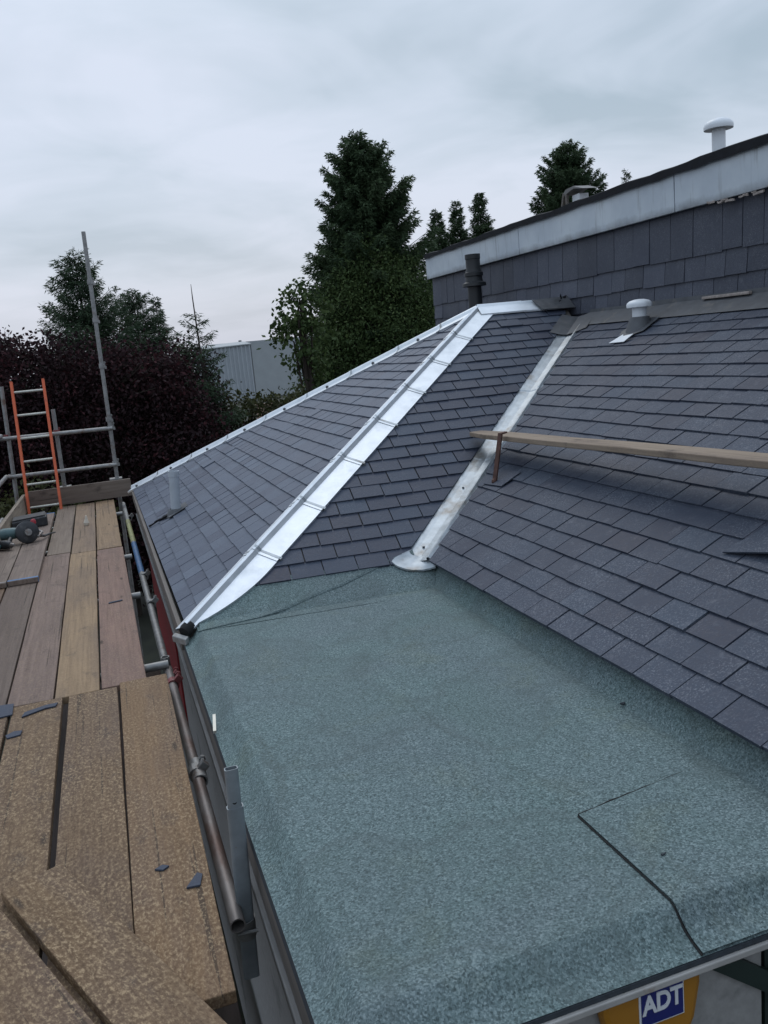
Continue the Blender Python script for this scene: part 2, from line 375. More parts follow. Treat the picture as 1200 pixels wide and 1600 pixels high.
# valley line: where the wing's front slope meets the main slope
def vpt(x):
    z = zmain(x); return np.array([x, P[1]+(z-P[2]-NB*(x-P[0]))/NC, z])
V0 = vpt(1.517); V1 = vpt(WX-.14); vd = unit(V1-V0)
vn_near = unit(np.cross(F_near[3], vd)); vn_near = vn_near if vn_near[0] < 0 else -vn_near     # away from the valley, in the wing's front slope
vn_main = unit(np.cross(F_main[3], vd)); vn_main = vn_main if vn_main[1] < 0 else -vn_main
rr = random.Random(3)
RW = P[2]                                                # ridge height
RE = P+F_near[1]*((WX-.03-P[0])/F_near[1][0])
# wing end slope
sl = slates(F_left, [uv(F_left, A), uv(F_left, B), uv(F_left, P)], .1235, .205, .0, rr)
tag(sl.build('wing_end_slope', M_slate_sheen, H), 'slate slope facing the scaffold, coloured lighter for its grazing sheen, with fine courses')
# wing front slope
VN, VM = .088, .103                                    # half widths of the open valley
a0 = uv(F_near, V0+vn_near*VN); a1 = uv(F_near, V1+vn_near*VN); pu = uv(F_near, P)
sl = slates(F_near, clip_to([(-.2, .245), (4.2, .245), (4.2, pu[1]), (-.2, pu[1])], ccw([(0, 0), a0, a1, uv(F_near, RE), pu])), .1268, .195, .245, rr, .014)
tag(sl.build('wing_front_slope', M_slate, H), 'dark blue grey slate slope between hip and valley')
# main slope, weathered
m0 = uv(F_main, V0+vn_main*VM); m1 = uv(F_main, V1+vn_main*VM); topv = (WX-.10-EX)/CM
reg = clip([(-1.0, -.01), (6.7, -.01), (6.7, topv), (-1.0, topv)], m1, m0)
if len(reg) < 3 or min(p[0] for p in reg) > 0: reg = clip([(-1.0, -.01), (6.7, -.01), (6.7, topv), (-1.0, topv)], m0, m1)
sl = slates(F_main, reg, .1255, .205, -.01, rr, .0145, .005, .0025)
tag(sl.build('main_slope', M_slate_old, H), 'weathered slate slope with pale speckles running up to the clad wall')
# underlay below the slates, and the slopes the photo does not see
b = MB()
b.prism([A, B, P], (0, 0, -.06)); b.prism([B, V0, V1, RE, P], (0, 0, -.06))
b.prism([at(F_main, -1.5, .10), at(F_main, 4.52, .10), at(F_main, 6.4, topv+.11), at(F_main, 6.4, topv+.11)+np.array([0, 3.5, 0]), at(F_main, -1.5, topv+.11)], (0, 0, -.06))
FB = np.array([4.1, 10.3, -1.40]); b.prism([A, P, RE, FB], (0, 0, -.06))
b.build('roof_underlay', M_dark, H)
nf = unit(np.cross(RE-P, A-P)); nf = nf if nf[2] > 0 else -nf; uf = unit(RE-P); vf = np.cross(nf, uf); vf = vf if vf[2] > 0 else -vf
Ff = (A, uf, vf, nf)
slates(Ff, [uv(Ff, A), uv(Ff, FB), uv(Ff, RE), uv(Ff, P)], .125, .2, 0, rr).build('wing_back_slope', M_slate, H)

# --- hip flashings -------------------------------------------------------
def hip(p0, p1, Fa, Fb, wa, wb, ks, flare=None, name='hip_flashing'):
    d = unit(p1-p0); L = np.linalg.norm(p1-p0)
    da = unit(np.cross(Fa[3], d)); db = unit(np.cross(Fb[3], d)); mid = unit(Fa[3]+Fb[3])
    if da@Fb[3] > 0: da = -da
    if db@Fa[3] > 0: db = -db
    mb = MB(); st = []; cuts = [0.0]+ks+[1.0]
    for i in range(len(cuts)-1):
        k0, k1 = cuts[i], cuts[i+1]; n = 14 if (i == 0 and flare) else 2
        rings = []
        for j in range(n):
            k = k0+(k1-k0)*j/(n-1); p = p0+d*L*k-(d*.03 if (j == 0 and i) else 0)
            lift = .0035 if j == 0 and i else .0
            wbk = wb if not (i == 0 and flare) else wb*min(1, max(.03, math.sin(min(1, (k/k1)/.86)*math.pi/2)**.8))
            ring = [p+da*wa+Fa[3]*.006, p+da*wa+Fa[3]*(.024+lift), p+da*.024+Fa[3]*(.026+lift), p+da*.017+mid*(.050+lift), p+mid*(.056+lift)+da*.004,
                    p+db*.011+mid*(.050+lift), p+db*.015+Fb[3]*(.025+lift), p+db*max(.03, wbk)+Fb[3]*(.023+lift), p+db*max(.03, wbk)+Fb[3]*.006]
            rings.append(ring)
        m_ = len(rings[0]); vs = [q for r_ in rings for q in r_]; fs = []
        for j in range(n-1):
            for q in range(m_-1): fs.append((j*m_+q, j*m_+q+1, (j+1)*m_+q+1, (j+1)*m_+q))
        mb.add(vs, fs, .5)
        if i < len(cuts)-2: st.append(p0+d*L*k1)
    o = mb.build(name, M_zinc, H)
    for p in st:
        s_ = MB(); q0 = p-d*.009; q1 = p+d*.009
        prof = [(da, wa+.004, Fa[3], .029), (da, .027, Fa[3], .031), (da, .018, mid, .054), (da, .004, mid, .060), (db, .014, mid, .054), (db, .019, Fb[3], .029), (db, wb+.012, Fb[3], .028), (db, wb+.018, Fb[3], .004)]
        vs = [q+dr*w_+n_*h_ for q in (q0, q1) for dr, w_, n_, h_ in prof]; n = len(prof)
        s_.add(vs, [(k, k+1, k+1+n, k+n) for k in range(n-1)], .5)
        s_.box(p+db*(wb+.008)-.008, p+db*(wb+.008)+np.array([.008, .008, .03]))
        so_ = s_.build('strap', M_zinc_dull, o)
    return o, d, da, db, mid
ks = [.160, .282, .408, .529, .645, .758, .870]
hf, hd, hda, hdb, hmid = hip(B, P, F_left, F_near, .100, .146, ks, flare=True)
tag(hf, 'bright hip flashing towards the flat roof with a flared foot')
# black foam filler and metal end cap at the foot of the near hip
b = MB(); e0 = B-hd*.015+hmid*.012
b.lathe(e0-hd*.02, hd, [(.0, 0), (.032, 0), (.038, .02), (.034, .06), (.0, .065)], 12)
fo = b.build('foam_filler', M_foam, hf, True)
b = MB(); b.prism([B-hd*.055+hda*.06+Z_*.0, B-hd*.07+hdb*.055, B-hd*.07+hdb*.055+Z_*.034, B-hd*.055+hda*.06+Z_*.034], -hd*.028)
b.build('end_cap', M_galv, hf, bevel=.004)
hf2, d2, da2, db2, mid2 = hip(A, P, F_left, Ff, .10, .15, [.10, .22, .34, .46, .58, .70, .82, .92])
tag(hf2, 'bright hip flashing along the far edge with dark fixings')
for k in [.03, .155, .28, .40, .52, .64, .76, .87]:
    b = MB(); b.lathe(A+d2*np.linalg.norm(P-A)*k+da2*.062+F_left[3]*.026, F_left[3], [(.015, 0), (.015, .012), (.008, .02), (0, .022)], 8); b.build('fixing', M_lead, hf2)
# ridge
b = MB(); ax = F_near[1]; pr_ = np.array([-ax[1], ax[0], 0]); LR = np.linalg.norm(RE-P)
for (x0, x1, hgt) in ((-.02, .40, .003), (.38, LR-.02, 0.0)):
    rings = []
    for x in (x0, x1):
        p = P+ax*x; q_ = lambda o, h: p+pr_*o+Z_*(h+hgt)
        rings.append([q_(-.12, -.12*NC+.02), q_(-.12, -.12*NC+.034), q_(-.03, .03), q_(-.015, .055), q_(.015, .055), q_(.03, .03), q_(.12, -.12*NC+.03)])
    b.add(rings[0]+rings[1], [(k, k+1, k+8, k+7) for k in range(6)], .5)
rf = b.build('ridge_flashing', M_zinc, H); tag(rf, 'short bright ridge capping meeting the clad wall')
b = MB(); b.prism([RE+np.array(q) for q in ((-.30, -.135, -.042), (.01, -.16, -.05), (.01, -.03, .06), (-.33, 0, .047))], (0, -.004, .006))
b.build('lead_saddle', M_lead, rf)
b = MB()
for _ in range(7):
    c_ = RE+np.array([-.06+rnd.uniform(-.05, .04), -.05+rnd.uniform(-.06, .03), .05+rnd.uniform(-.03, .03)]); r_ = rnd.uniform(.010, .026)
    b.add([c_+np.array([rnd.uniform(-1, 1), rnd.uniform(-1, 1), rnd.uniform(-1, 1)])*r_*1.4 for _ in range(4)], [(0, 1, 2), (0, 2, 3), (0, 3, 1), (1, 3, 2)])
b.build('mortar_chips', M_copingblk, rf)
# --- valley gutter -------------------------------------------------------
def strip(path, name, mat, parent, smooth=False):
    m_ = len(path[0]); mb = MB(); mb.add([q for r_ in path for q in r_], [(j*m_+k, j*m_+k+1, (j+1)*m_+k+1, (j+1)*m_+k) for j in range(len(path)-1) for k in range(m_-1)])
    return mb.build(name, mat, parent, smooth)
Lv = np.linalg.norm(V1-V0)
path = []
for t in (.17, .20, .25, .5, .9, 1.3, 1.31, 1.8, 2.3, 2.31, Lv):
    p = V0+vd*t; l_ = .003*(1 if t in (1.31, 2.31) else 0)+rnd.uniform(-.001, .001)
    path.append([p+vn_near*(VN+.010)+F_near[3]*(.002+l_), p+vn_near*.05+F_near[3]*(.006+l_), p+Z_*(.014+l_), p+vn_main*.070+F_main[3]*(.008+l_), p+vn_main*.079+F_main[3]*(.024+l_),
                 p+vn_main*.092+F_main[3]*(.024+l_), p+vn_main*.101+F_main[3]*(.008+l_), p+vn_main*(VM+.004)+F_main[3]*(.002+l_)])
vg = strip(path, 'valley_gutter', M_zinc_dull, H); tag(vg, 'dull zinc valley gutter with a flared foot on the felt')
# flared foot: a rounded apron dressed down onto the felt
def arc(pts, n):
    """smooth open curve through a few points (Catmull-Rom)"""
    P_ = [np.array(p, float) for p in pts]; P_ = [2*P_[0]-P_[1]]+P_+[2*P_[-1]-P_[-2]]; o = []
    for k in range(n):
        t = k/(n-1)*(len(P_)-3); i_ = min(int(t), len(P_)-4); t -= i_; a_, b_, c_, d_ = P_[i_:i_+4]
        o.append(.5*(2*b_+(c_-a_)*t+(2*a_-5*b_+4*c_-d_)*t*t+(3*b_-a_-3*c_+d_)*t**3))
    return o
b = MB()
e_ = [(1.562, 4.605, -1.216), (1.488, 4.572, -1.238), (1.503, 4.530, -1.262), (1.560, 4.486, -1.286), (1.620, 4.466, -1.294), (1.665, 4.455, -1.292), (1.702, 4.442, -1.284)]
ring = arc(e_, 21); ring = [q+np.array([rnd.uniform(-.003, .003), rnd.uniform(-.003, .003), 0]) for q in ring]
inner = arc([V0+vd*.25+vn_near*.085+F_near[3]*.010, V0+vd*.22+vn_near*.04+Z_*.010, V0+vd*.21+Z_*.017, V0+vd*.215+vn_main*.05+Z_*.012, V0+vd*.22+vn_main*.095+F_main[3]*.010], 21)
b.add(ring+inner, [(k, k+1, k+22, k+21) for k in range(20)]); b.add([q-Z_*.010 for q in ring]+ring, [(k, k+1, k+22, k+21) for k in range(20)])
b.build('apron', M_zinc_dull, vg, True)
for t in (.30, .95, 1.6):
    b = MB(); b.lathe(V0+vd*t+vn_near*.02+Z_*.012, (0, 0, 1), [(.008, 0), (.008, .006), (0, .008)], 8); b.build('nail_head', M_lead, vg)
# dark lead head of the valley against the wall
strip([[V1+vd*t+vn_near*.15+F_near[3]*.02, V1+vd*t+vn_near*.06+F_near[3]*.022, V1+vd*t+Z_*.03, V1+vd*t+vn_main*.08+F_main[3]*.024, V1+vd*t+vn_main*.20+F_main[3]*.022] for t in (-.28, -.10, .10)], 'lead_head', M_lead, vg)

# --- flat roof -------------------------------------------------------------
FZ = -1.38; X0, Y0 = .25, 1.437
b = MB()
xi, yi = .346, 1.550
def felt_grid():
    xs = [xi, .5, .8, 1.13, 1.5, 1.9]; ys = [yi, 2.0, 2.6, 3.2, 3.8, 4.2, 4.7]
    r2 = random.Random(5)
    V_ = [(x, y, FZ+(r2.uniform(-.003, .003) if 0 < i < 5 and 0 < j < 6 else 0)) for j, y in enumerate(ys) for i, x in enumerate(xs)]
    return V_, [(j*6+i, j*6+i+1, (j+1)*6+i+1, (j+1)*6+i) for j in range(6) for i in range(5)]
vv, ff = felt_grid(); b.add(vv, ff)
# rounded verge on the left and at the front
prof = [(0, 0), (.014, -.007), (.044, -.044), (.066, -.058), (.096, -.068)]
L_ = [[(xi-o, 5.0, FZ+z) for o, z in prof], [(xi-o, yi-o*1.18, FZ+z) for o, z in prof], [(2.1, yi-o*1.18, FZ+z) for o, z in prof]]
ys = [4.52, 4.2, 3.6, 3.0, 2.4, 1.9]
rows = [[(xi-o+.0*k, y, FZ+z) for o, z in prof] for k, y in enumerate(ys)]+[[(xi-o, yi-o*1.18, FZ+z) for o, z in prof]]+[[(x, yi-o*1.18, FZ+z) for o, z in prof] for x in (.6, .9, 1.2, 1.6, 1.9)]
n = len(prof); b.add([q for r_ in rows for q in r_], [(j*n+k, j*n+k+1, (j+1)*n+k+1, (j+1)*n+k) for j in range(len(rows)-1) for k in range(n-1)])
fr = b.build('flat_roof', M_felt, H, True); tag(fr, 'flat roof of green mineral felt with rounded edges')
# lap sheets, a few millimetres proud
b = MB(); yb = [yi+.0-o*1.18 for o, z in prof]; px = 1.128
rows = [[(x, y, FZ+z+.010) for (x, y, z) in [(x_, 1.965+.15*(x_-px), 0), (x_, 1.75, 0)]+[(x_, y2, z2) for y2, (o2, z2) in zip(yb, prof)]] for x_ in (px, 1.3, 1.5, 1.80)]
n = len(rows[0]); b.add([q for r_ in rows for q in r_], [(j*n+k, j*n+k+1, (j+1)*n+k+1, (j+1)*n+k) for j in range(3) for k in range(n-1)])
edge_ = rows[0]; b.add([q for q in edge_]+[(q[0]+.004, q[1], q[2]-.011) for q in edge_], [(k, k+1, k+1+n, k+n) for k in range(n-1)])
top_ = [r_[0] for r_ in rows]; b.add(top_+[(q[0], q[1]-.003, q[2]-.011) for q in top_], [(k, k+1, k+5, k+4) for k in range(3)])
b.build('felt_patch', M_felt, fr)
r9 = random.Random(9); ln = [np.array(q)+np.array([-.002, .001, -.006]) for q in edge_]; b = MB()
pts_ = [ln[0]+(ln[1]-ln[0])*k/9 for k in range(10)]+ln[2:]
b.tube(pts_, [r9.uniform(.0014, .0034) for _ in pts_], 6)
q0_, q1_ = np.array(top_[0]), np.array(top_[-1]); pts_ = [q0_+(q1_-q0_)*k/22+np.array([0, r9.uniform(-.002, .003)+.003, -.003]) for k in range(23)]
b.tube(pts_, [max(.0012, .0042-.0002*k+r9.uniform(-.0008, .0008)) for k in range(23)], 6); b.build('bitumen_bleed', M_foam, fr)
# strip of felt dressed up under the front slates (with its lap line on the flat)
znear = lambda x, y: P[2]+NB*(x-P[0])+NC*(y-P[1])
b = MB(); rows = []; rows2 = []
for k in range(9):
    u = .04+k*.175; f_ = at(F_near, u, .02); uh = lambda v_: pu[0]/pu[1]*v_+.02
    rows.append([np.array([f_[0], f_[1]-.10, FZ+.001]), at(F_near, max(u, uh(.012)), .012, .004), at(F_near, max(u, uh(.06)), .06, .005), at(F_near, max(u, uh(.30)), .30, .002)])
    x = .335+k*.163; y = 4.36+.265*(k/8)**1.3+.006*math.sin(k*2.1); e_ = np.array([x, y, max(FZ+.004, znear(x, y)+.008)]); u2 = uv(F_near, e_)[0]
    m_ = at(F_near, u2, max(.03, uv(F_near, e_)[1]+.015), .011)
    m_ = at(F_near, max(u2, uh(uv(F_near, m_)[1])), uv(F_near, m_)[1], .011)
    rows2.append([e_-Z_*.007, e_+Z_*.002, m_, at(F_near, max(u2, uh(.29)), .29, .0075)])
for rw in (rows, rows2): b.add([q for r_ in rw for q in r_], [(j_*4+k, j_*4+k+1, (j_+1)*4+k+1, (j_+1)*4+k) for j_ in range(8) for k in range(3)])
b.build('felt_upstand', M_felt, fr)
# upstand of felt below the main eave, with its eave board
b = MB(); b.prism([(EX-.035, -1, FZ-.004), (EX-.035, 4.6, FZ-.004), (EX+.07, 4.6, EZ-.012), (EX+.07, -1, EZ-.012)], (.05, 0, -.01)); b.build('eave_upstand', M_felt, fr)
# dark drip below the felt, pale trim in front, fascia boards
b = MB(); b.box((X0+.001, Y0+.012, FZ-.125), (X0+.016, 4.52, FZ-.074)); b.box((X0+.018, Y0-.002, FZ-.084), (1.80, Y0+.016, FZ-.071)); b.build('felt_drip', M_drip, H)
b = MB(); b.box((X0+.005, Y0-.010, FZ-.103), (1.80, Y0+.006, FZ-.0855)); tag(b.build('drip_trim', M_trim, H, bevel=.003), 'thin pale trim along the front edge of the flat roof')
b = MB(); b.box((X0+.006, 1.50, FZ-.27), (X0+.030, 10.15, FZ-.128)); b.build('fascia', M_fascia, H, bevel=.003)
b = MB(); b.box((X0-.008, 1.50, FZ-.30), (X0+.024, 10.1, FZ-.273)); b.build('fascia_bead', M_fascia2, H, bevel=.004)
b = MB(); b.box((X0+.028, 1.50, FZ-.56), (X0+.050, 5.0, FZ-.303)); b.build('soffit_board', M_fascia, H)
b = MB(); b.box((X0-.012, 4.50, FZ-.13), (X0+.014, 10.2, FZ-.022)); b.build('eave_board', M_fascia, H, bevel=.004)
b = MB(); b.box((.33, 1.52, GROUND), (.55, 10.1, FZ-.25)); b.box((.331, 1.49, GROUND), (1.34, 1.70, FZ-.10))
b.box((.55, 9.9, GROUND), (4.1, 10.1, -1.5)); b.box((1.80, -3, GROUND), (2.0, 4.4, -1.42)); b.build('wall', M_render, H)
b = MB()
for k in range(22): b.box((.315, 6.86+k*.146, -3.7), (.3285, 6.86+k*.146+.142, -1.80))
tag(b.build('red_boarding', M_red, H), 'dark red boarding below the eave beside the scaffold')
# porch opening at the right of the alarm box
b = MB(); b.box((1.16, 2.6, GROUND), (1.79, 2.7, FZ-.1)); b.build('porch_wall', M_dark, H)
b = MB(); b.beam((1.19, 1.485, FZ-.125), (1.42, 1.485, FZ-.30), .05, .02, up=(0, -1, 0)); b.box((1.36, 1.50, GROUND), (1.42, 1.56, FZ-.14)); b.build('porch_frame', M_greenframe, H)
# --- clad upper storey -----------------------------------------------------
WT = .985; YE = 10.10
b = MB(); b.box((WX+.012, -3, -1.0), (11, YE, .98)); b.build('upper_wall', M_dark, H)
b = MB(); rr2 = random.Random(8)
for z0, z1 in ((-.15, .092), (.089, .236), (.233, .403), (.400, .76)):
    y = -1.0+rr2.uniform(0, .1)
    while y < YE:
        wd_ = rr2.uniform(.185, .275) if z1 < .5 else rr2.choice((.19, .21, .25, .26, .28, .30))
        y1 = min(y+wd_, YE); th = rr2.uniform(.008, .013); va = min(1, max(0, rr2.gauss(.5, .2))); dz = rr2.uniform(-.006, .006)
        lo_ = .020+rr2.uniform(-.003, .003)
        b.add([(WX-lo_, y+.003, z0+dz), (WX-lo_, y1-.003, z0+dz), (WX-.004, y1-.003, z1+.01), (WX-.004, y+.003, z1+.01), (WX+.006, y+.003, z0+dz), (WX+.006, y1-.003, z0+dz), (WX+.006, y1-.003, z1+.01), (WX+.006, y+.003, z1+.01)],
              [(1, 0, 3, 2), (0, 1, 5, 4), (0, 4, 7, 3), (1, 2, 6, 5)], va); y = y1
tag(b.build('slate_cladding', M_clad, H), 'vertical slate cladding, one tall course over two short ones')
b = MB(); zz = .722
for y0, y1 in ((-1.5, 3.4), (3.41, 5.34), (5.35, 7.70), (7.71, 9.6), (9.603, YE+.04)): b.box((WX-.060, y0, zz), (WX-.028, y1, WT))
pf = b.build('parapet_fascia', M_para, H, at=(WX, 4, zz), bevel=.003); pf.location = Vector((WX, 4, zz))-Vector(origin(H)); tag(pf, 'pale painted parapet board stained along its lower edge')
b = MB(); rr3 = random.Random(21); y = -1.5; tops = []; prev = WT+.045
while y < YE+.05: 
    prev += rr3.uniform(-.010, .010); prev += (WT+.046-prev)*.2; tops.append((y, prev)); y += .14
n = len(tops); vs = []
for y, t in tops: vs += [(WX-.085, y, WT-.014+rr3.uniform(-.006, .004)), (WX-.082, y, t-.012), (WX-.045, y, t), (WX+.28, y, t), (WX+.28, y, WT-.1)]
b.add(vs, [(j*5+k, j*5+k+1, (j+1)*5+k+1, (j+1)*5+k) for j in range(n-1) for k in range(4)]+[tuple(range(4, -1, -1)), tuple((n-1)*5+k for k in range(5))])
tag(b.build('parapet_capping', M_copingblk, H), 'black uneven felt capping along the parapet')
for k in range(16):
    y = 4.98-abs(rnd.gauss(0, .45)); r_ = rnd.uniform(.012, .030); c_ = np.array([WX-.065+rnd.uniform(-.012, .01), y, zz+rnd.uniform(-.016, .010)]); b = MB()
    q_ = [c_+np.array([math.cos(t)*.5*r_, math.sin(t)*1.8*r_*rnd.uniform(.6, 1.1), rnd.uniform(-.25, .25)*r_]) for t in [k2*math.pi/3 for k2 in range(6)]]
    b.prism(q_, (0, 0, -.5*r_)); b.build('mortar_lump', M_ridge_bits, H)
b = MB(); b.poly([(WX+.1, -3, WT-.02), (11, -3, WT-.02), (11, YE, WT-.02), (WX+.1, YE, WT-.02)]); b.build('upper_roof', M_copingblk, H)
# apron flashing where the main slope meets the cladding
b = MB(); rr4 = random.Random(2); ys = np.linspace(-1, 6.55, 33)
rows = []
for y in ys:
    wv = rr4.uniform(-.006, .006); rows.append([(WX-.19+wv, y, zmain(WX-.19)+.020), (WX-.10, y, zmain(WX-.10)+.024), (WX-.030, y, zmain(WX)+.010+.008*rr4.random()), (WX-.028, y, zmain(WX)+.040+.01*rr4.random())])
b.add([q for r_ in rows for q in r_], [(j*4+k, j*4+k+1, (j+1)*4+k+1, (j+1)*4+k) for j in range(32) for k in range(3)])
b.build('apron_flashing', M_lead, H)
b = MB(); b.box((WX-.060, 4.62, .092), (WX-.032, 5.08, .112)); b.build('mortar_fillet', M_ridge_bits, H, bevel=.004)

# --- pipes and vents --------------------------------------------------------
def mushroom(base, r, hgt, rc, hc, sheet=None, label=None):
    b = MB(); base = np.array(base); b.lathe(base, (0, 0, 1), [(r, -.1), (r, hgt)], 24); o = b.build('vent_pipe', M_whitepl, H, True); tag(o, label)
    b = MB(); c_ = base+Z_*hgt
    b.lathe(c_, (0, 0, 1), [(r*.8, -.012), (rc, -.016), (rc*1.02, .004), (rc*.97, hc*.38), (rc*.78, hc*.72), (rc*.42, hc*.94), (0, hc)], 28); b.build('cowl', M_whitepl, o, True)
    if sheet is not None: sheet(o)
def sheet1(o):
    b = MB(); F = F_main; u0, v0 = 5.50, (3.862-EX)/CM
    b.prism([at(F, u0+.10, v0-.06, .030), at(F, u0+.02, v0-.16, .022), at(F, u0-.15, v0-.05, .022), at(F, u0-.14, v0+.12, .026), at(F, u0+.08, v0+.14, .030)], F[3]*.004); b.build('base_sheet', M_lead, o)
    b = MB(); b.prism([at(F, u0+.09, v0-.20, .022), at(F, u0-.085, v0-.19, .022), at(F, u0-.115, v0-.11, .036), at(F, u0-.02, v0-.135, .036), at(F, u0+.01, v0-.11, .036)], F[3]*.004); b.build('pale_apron', M_whitepl, o)
    b = MB(); b.lathe((3.88, 5.491, zmain(3.88)), (0, 0, 1), [(.11, -.03), (.085, .05), (.07, .09)], 20); b.build('collar', M_lead, o, True)
mushroom((3.88, 5.491, zmain(3.88)), .052, .175, .090, .042, sheet1, 'white mushroom vent on the weathered slates by the clad wall')
mushroom((5.0, 5.95, WT-.05), .052, .50, .112, .066, None, 'white mushroom vent standing on the upper flat roof')
# grey pipe on the wing's end slope
q = np.array([.509, 7.443, -1.272])
b = MB(); b.pipe(q-Z_*.05, q+np.array([.03, 0, .365]), .043, .006); b.pipe(q+np.array([.0265, 0, .325]), q+np.array([.0302, 0, .372]), .048, .008)
gp = b.build('pipe', M_greypl, H, True); tag(gp, 'short grey vent pipe on the end slope')
b = MB(); b.lathe(q, (0, 0, 1), [(.085, -.03), (.065, .03), (.046, .05)], 20); b.prism([q+np.array([-.07, -.11, -.008]), q+np.array([.10, -.11, .07]), q+np.array([.10, .11, .07]), q+np.array([-.07, .11, -.008])], (0, 0, .006)); b.build('slate_collar', M_lead, gp, True)
b = MB(); u0, v0 = uv(F_left, q)
for k in range(7):
    t0, t1 = k/7, (k+1)/7; wv = lambda t: .012*math.sin(9*t)
    b.prism([at(F_left, u0-.02-.085*t_+wv(t_)+sg*(.018+.014*math.sin(5*t_+1)), v0-.05-.20*t_, .020) for t_, sg in ((t0, -1), (t1, -1), (t1, 1), (t0, 1))], F_left[3]*(.012+.008*rnd.random()))
b.build('torn_lead', M_copingblk, gp)
# black soil pipe behind the wing ridge
b = MB(); q = np.array([3.83, 8.2, -.4]); b.lathe(q, (0, 0, 1), [(r_*1.22, h_) for r_, h_ in [(.058, 0), (.058, .88), (.10, .885), (.098, .915), (.074, .93), (.068, .98), (.078, .985), (.078, 1.02), (.068, 1.025), (.060, 1.06), (.060, 1.15), (.064, 1.155), (.064, 1.20), (.05, 1.20), (.05, 1.1)]], 20)
tag(b.build('soil_pipe', M_blackpl, H, True), 'black ribbed soil pipe behind the short ridge')
# boxed cowl with a bent wooden prop on the upper roof
b = MB(); b.box((4.95, 7.95, WT-.03), (5.06, 8.09, 1.31)); bc = b.build('boxed_cowl', M_whitepl, H, bevel=.006); tag(bc, 'small white boxed cowl under a brown hood on the upper roof')
b = MB(); b.prism([(4.90, 7.80, 1.330), (4.90, 7.98, 1.385), (4.90, 8.13, 1.375), (4.90, 8.18, 1.34), (4.90, 8.17, 1.32), (4.90, 7.98, 1.360)], (.18, 0, 0)); b.build('hood', M_fascia2, bc)
for p_, q_ in (((4.91, 8.17, 1.345), (4.91, 8.30, WT)), ((5.05, 8.15, 1.340), (5.05, 8.14, WT)), ((4.91, 8.125, 1.33), (4.91, 8.115, WT))):
    b = MB(); b.beam(p_, q_, .026, .03); b.build('prop', M_fascia, bc)

# ------------------------------------------------------------------ alarm box on the front wall
AB = empty('alarm_box', (1.0, 1.49, -1.64), 'amber alarm box with a navy lettered panel under the felt edge', 'alarm box')
b = MB(); prof = [(.868, -1.468), (1.136, -1.468), (1.136, -1.53), (1.118, -1.62), (1.075, -1.70), (1.002, -1.735), (.93, -1.70), (.886, -1.62), (.868, -1.53)]
b.prism([(x, 1.452, z) for x, z in prof], (0, .042, 0)); b.build('casing', M_amber, AB, bevel=.016)
b = MB(); b.box((.961, 1.4495, -1.590), (1.082, 1.4518, -1.472)); pn = b.build('border', M_letter, AB)
b = MB(); b.box((.966, 1.447, -1.585), (1.078, 1.4492, -1.476)); pn = b.build('panel', M_navy, AB)
cu = bpy.data.curves.new('lettering', 'FONT'); cu.body = 'ADT'; cu.size = .054; cu.align_x = 'CENTER'; cu.align_y = 'CENTER'; cu.offset = .0016; cu.extrude = .001; cu.space_character = .96
to = bpy.data.objects.new('lettering', cu); dg = bpy.context.evaluated_depsgraph_get(); C.objects.link(to); dg.update()
me = bpy.data.meshes.new_from_object(to.evaluated_get(bpy.context.evaluated_depsgraph_get())); bpy.data.objects.remove(to)
me.transform(Matrix.Translation((1.022, 1.4462, -1.534))@Matrix.Rotation(math.pi/2, 4, 'X')@Matrix.Scale(1.25, 4, (0, 1, 0)))
me.transform(Matrix.Translation(-Vector(origin(AB)))); me.materials.clear(); me.materials.append(M_letter)
lo_ = bpy.data.objects.new('lettering', me); C.objects.link(lo_); lo_.parent = pn

# ------------------------------------------------------------------ scaffold
SC = empty('scaffold', (0, 6, GROUND), 'tube scaffold with tall pole and end guard rails beside the slate wing', 'scaffold')
DZ = -1.58
def coupler(p, axis, mat=M_galv, par=SC):
    p = Vector(p); ax = Vector(axis).normalized(); b = MB()
    b.pipe(p-ax*.028, p+ax*.028, .033, .009, 16); o_ = ax.orthogonal().normalized()
    b.beam(p+o_*.03-ax*.02, p+o_*.062-ax*.02, .03, .036); b.tube([p+o_*.05-ax*.03, p+o_*.05+ax*.055], .008, 8); b.tube([p+o_*.05+ax*.035, p+o_*.05+ax*.05], .015, 6)
    return b.build('coupler', mat, par)
def tube_part(name, p, q, mat=M_galv, r=.0242):
    b = MB(); b.pipe(p, q, r, .004, 18); return b.build(name, mat, SC, True)
LX, LZ = .165, -1.685
l1 = tube_part('ledger', (LX+.005, 2.36, LZ), (LX-.004, 4.75, LZ), M_brownpipe)
l2 = tube_part('ledger', (LX-.004, 4.62, LZ-.05), (LX-.028, 11.2, LZ+.0), M_galv)
for y0, y1, mt, nm in ((7.3, 8.6, M_bluetape, 'blue_tape'), (8.65, 9.9, M_yellow, 'yellow_paint')):
    b = MB(); f_ = lambda y: LX-.004-.024*(y-4.62)/6.58; b.pipe((f_(y0), y0, LZ-.05+.05*(y0-4.62)/6.58), (f_(y1), y1, LZ-.05+.05*(y1-4.62)/6.58), .0256, .002, 18); b.build(nm, mt, l2, True)
for y, mt in ((4.66, M_redcoup), (4.50, M_redcoup), (3.42, M_galv), (6.3, M_galv), (7.2, M_galv), (10.2, M_galv)): coupler((LX, y, LZ-(.03 if y > 4.6 else 0)), (0, 1, 0), mt)
b = MB(); b.pipe((LX+.009, 3.33, LZ), (LX+.009, 3.5, LZ), .031, .006, 18); b.build('sleeve', M_galv, SC, True)
for y in (2.55, 4.72, 6.35, 7.75, 10.2): tube_part('transom', (-1.45, y, DZ-.068), (.10 if y != 4.72 else .165, y, DZ-.066), M_galv)
tube_part('ledger', (-1.30, .5, LZ), (-1.30, 11.3, LZ), M_galv)
YE2 = 11.13
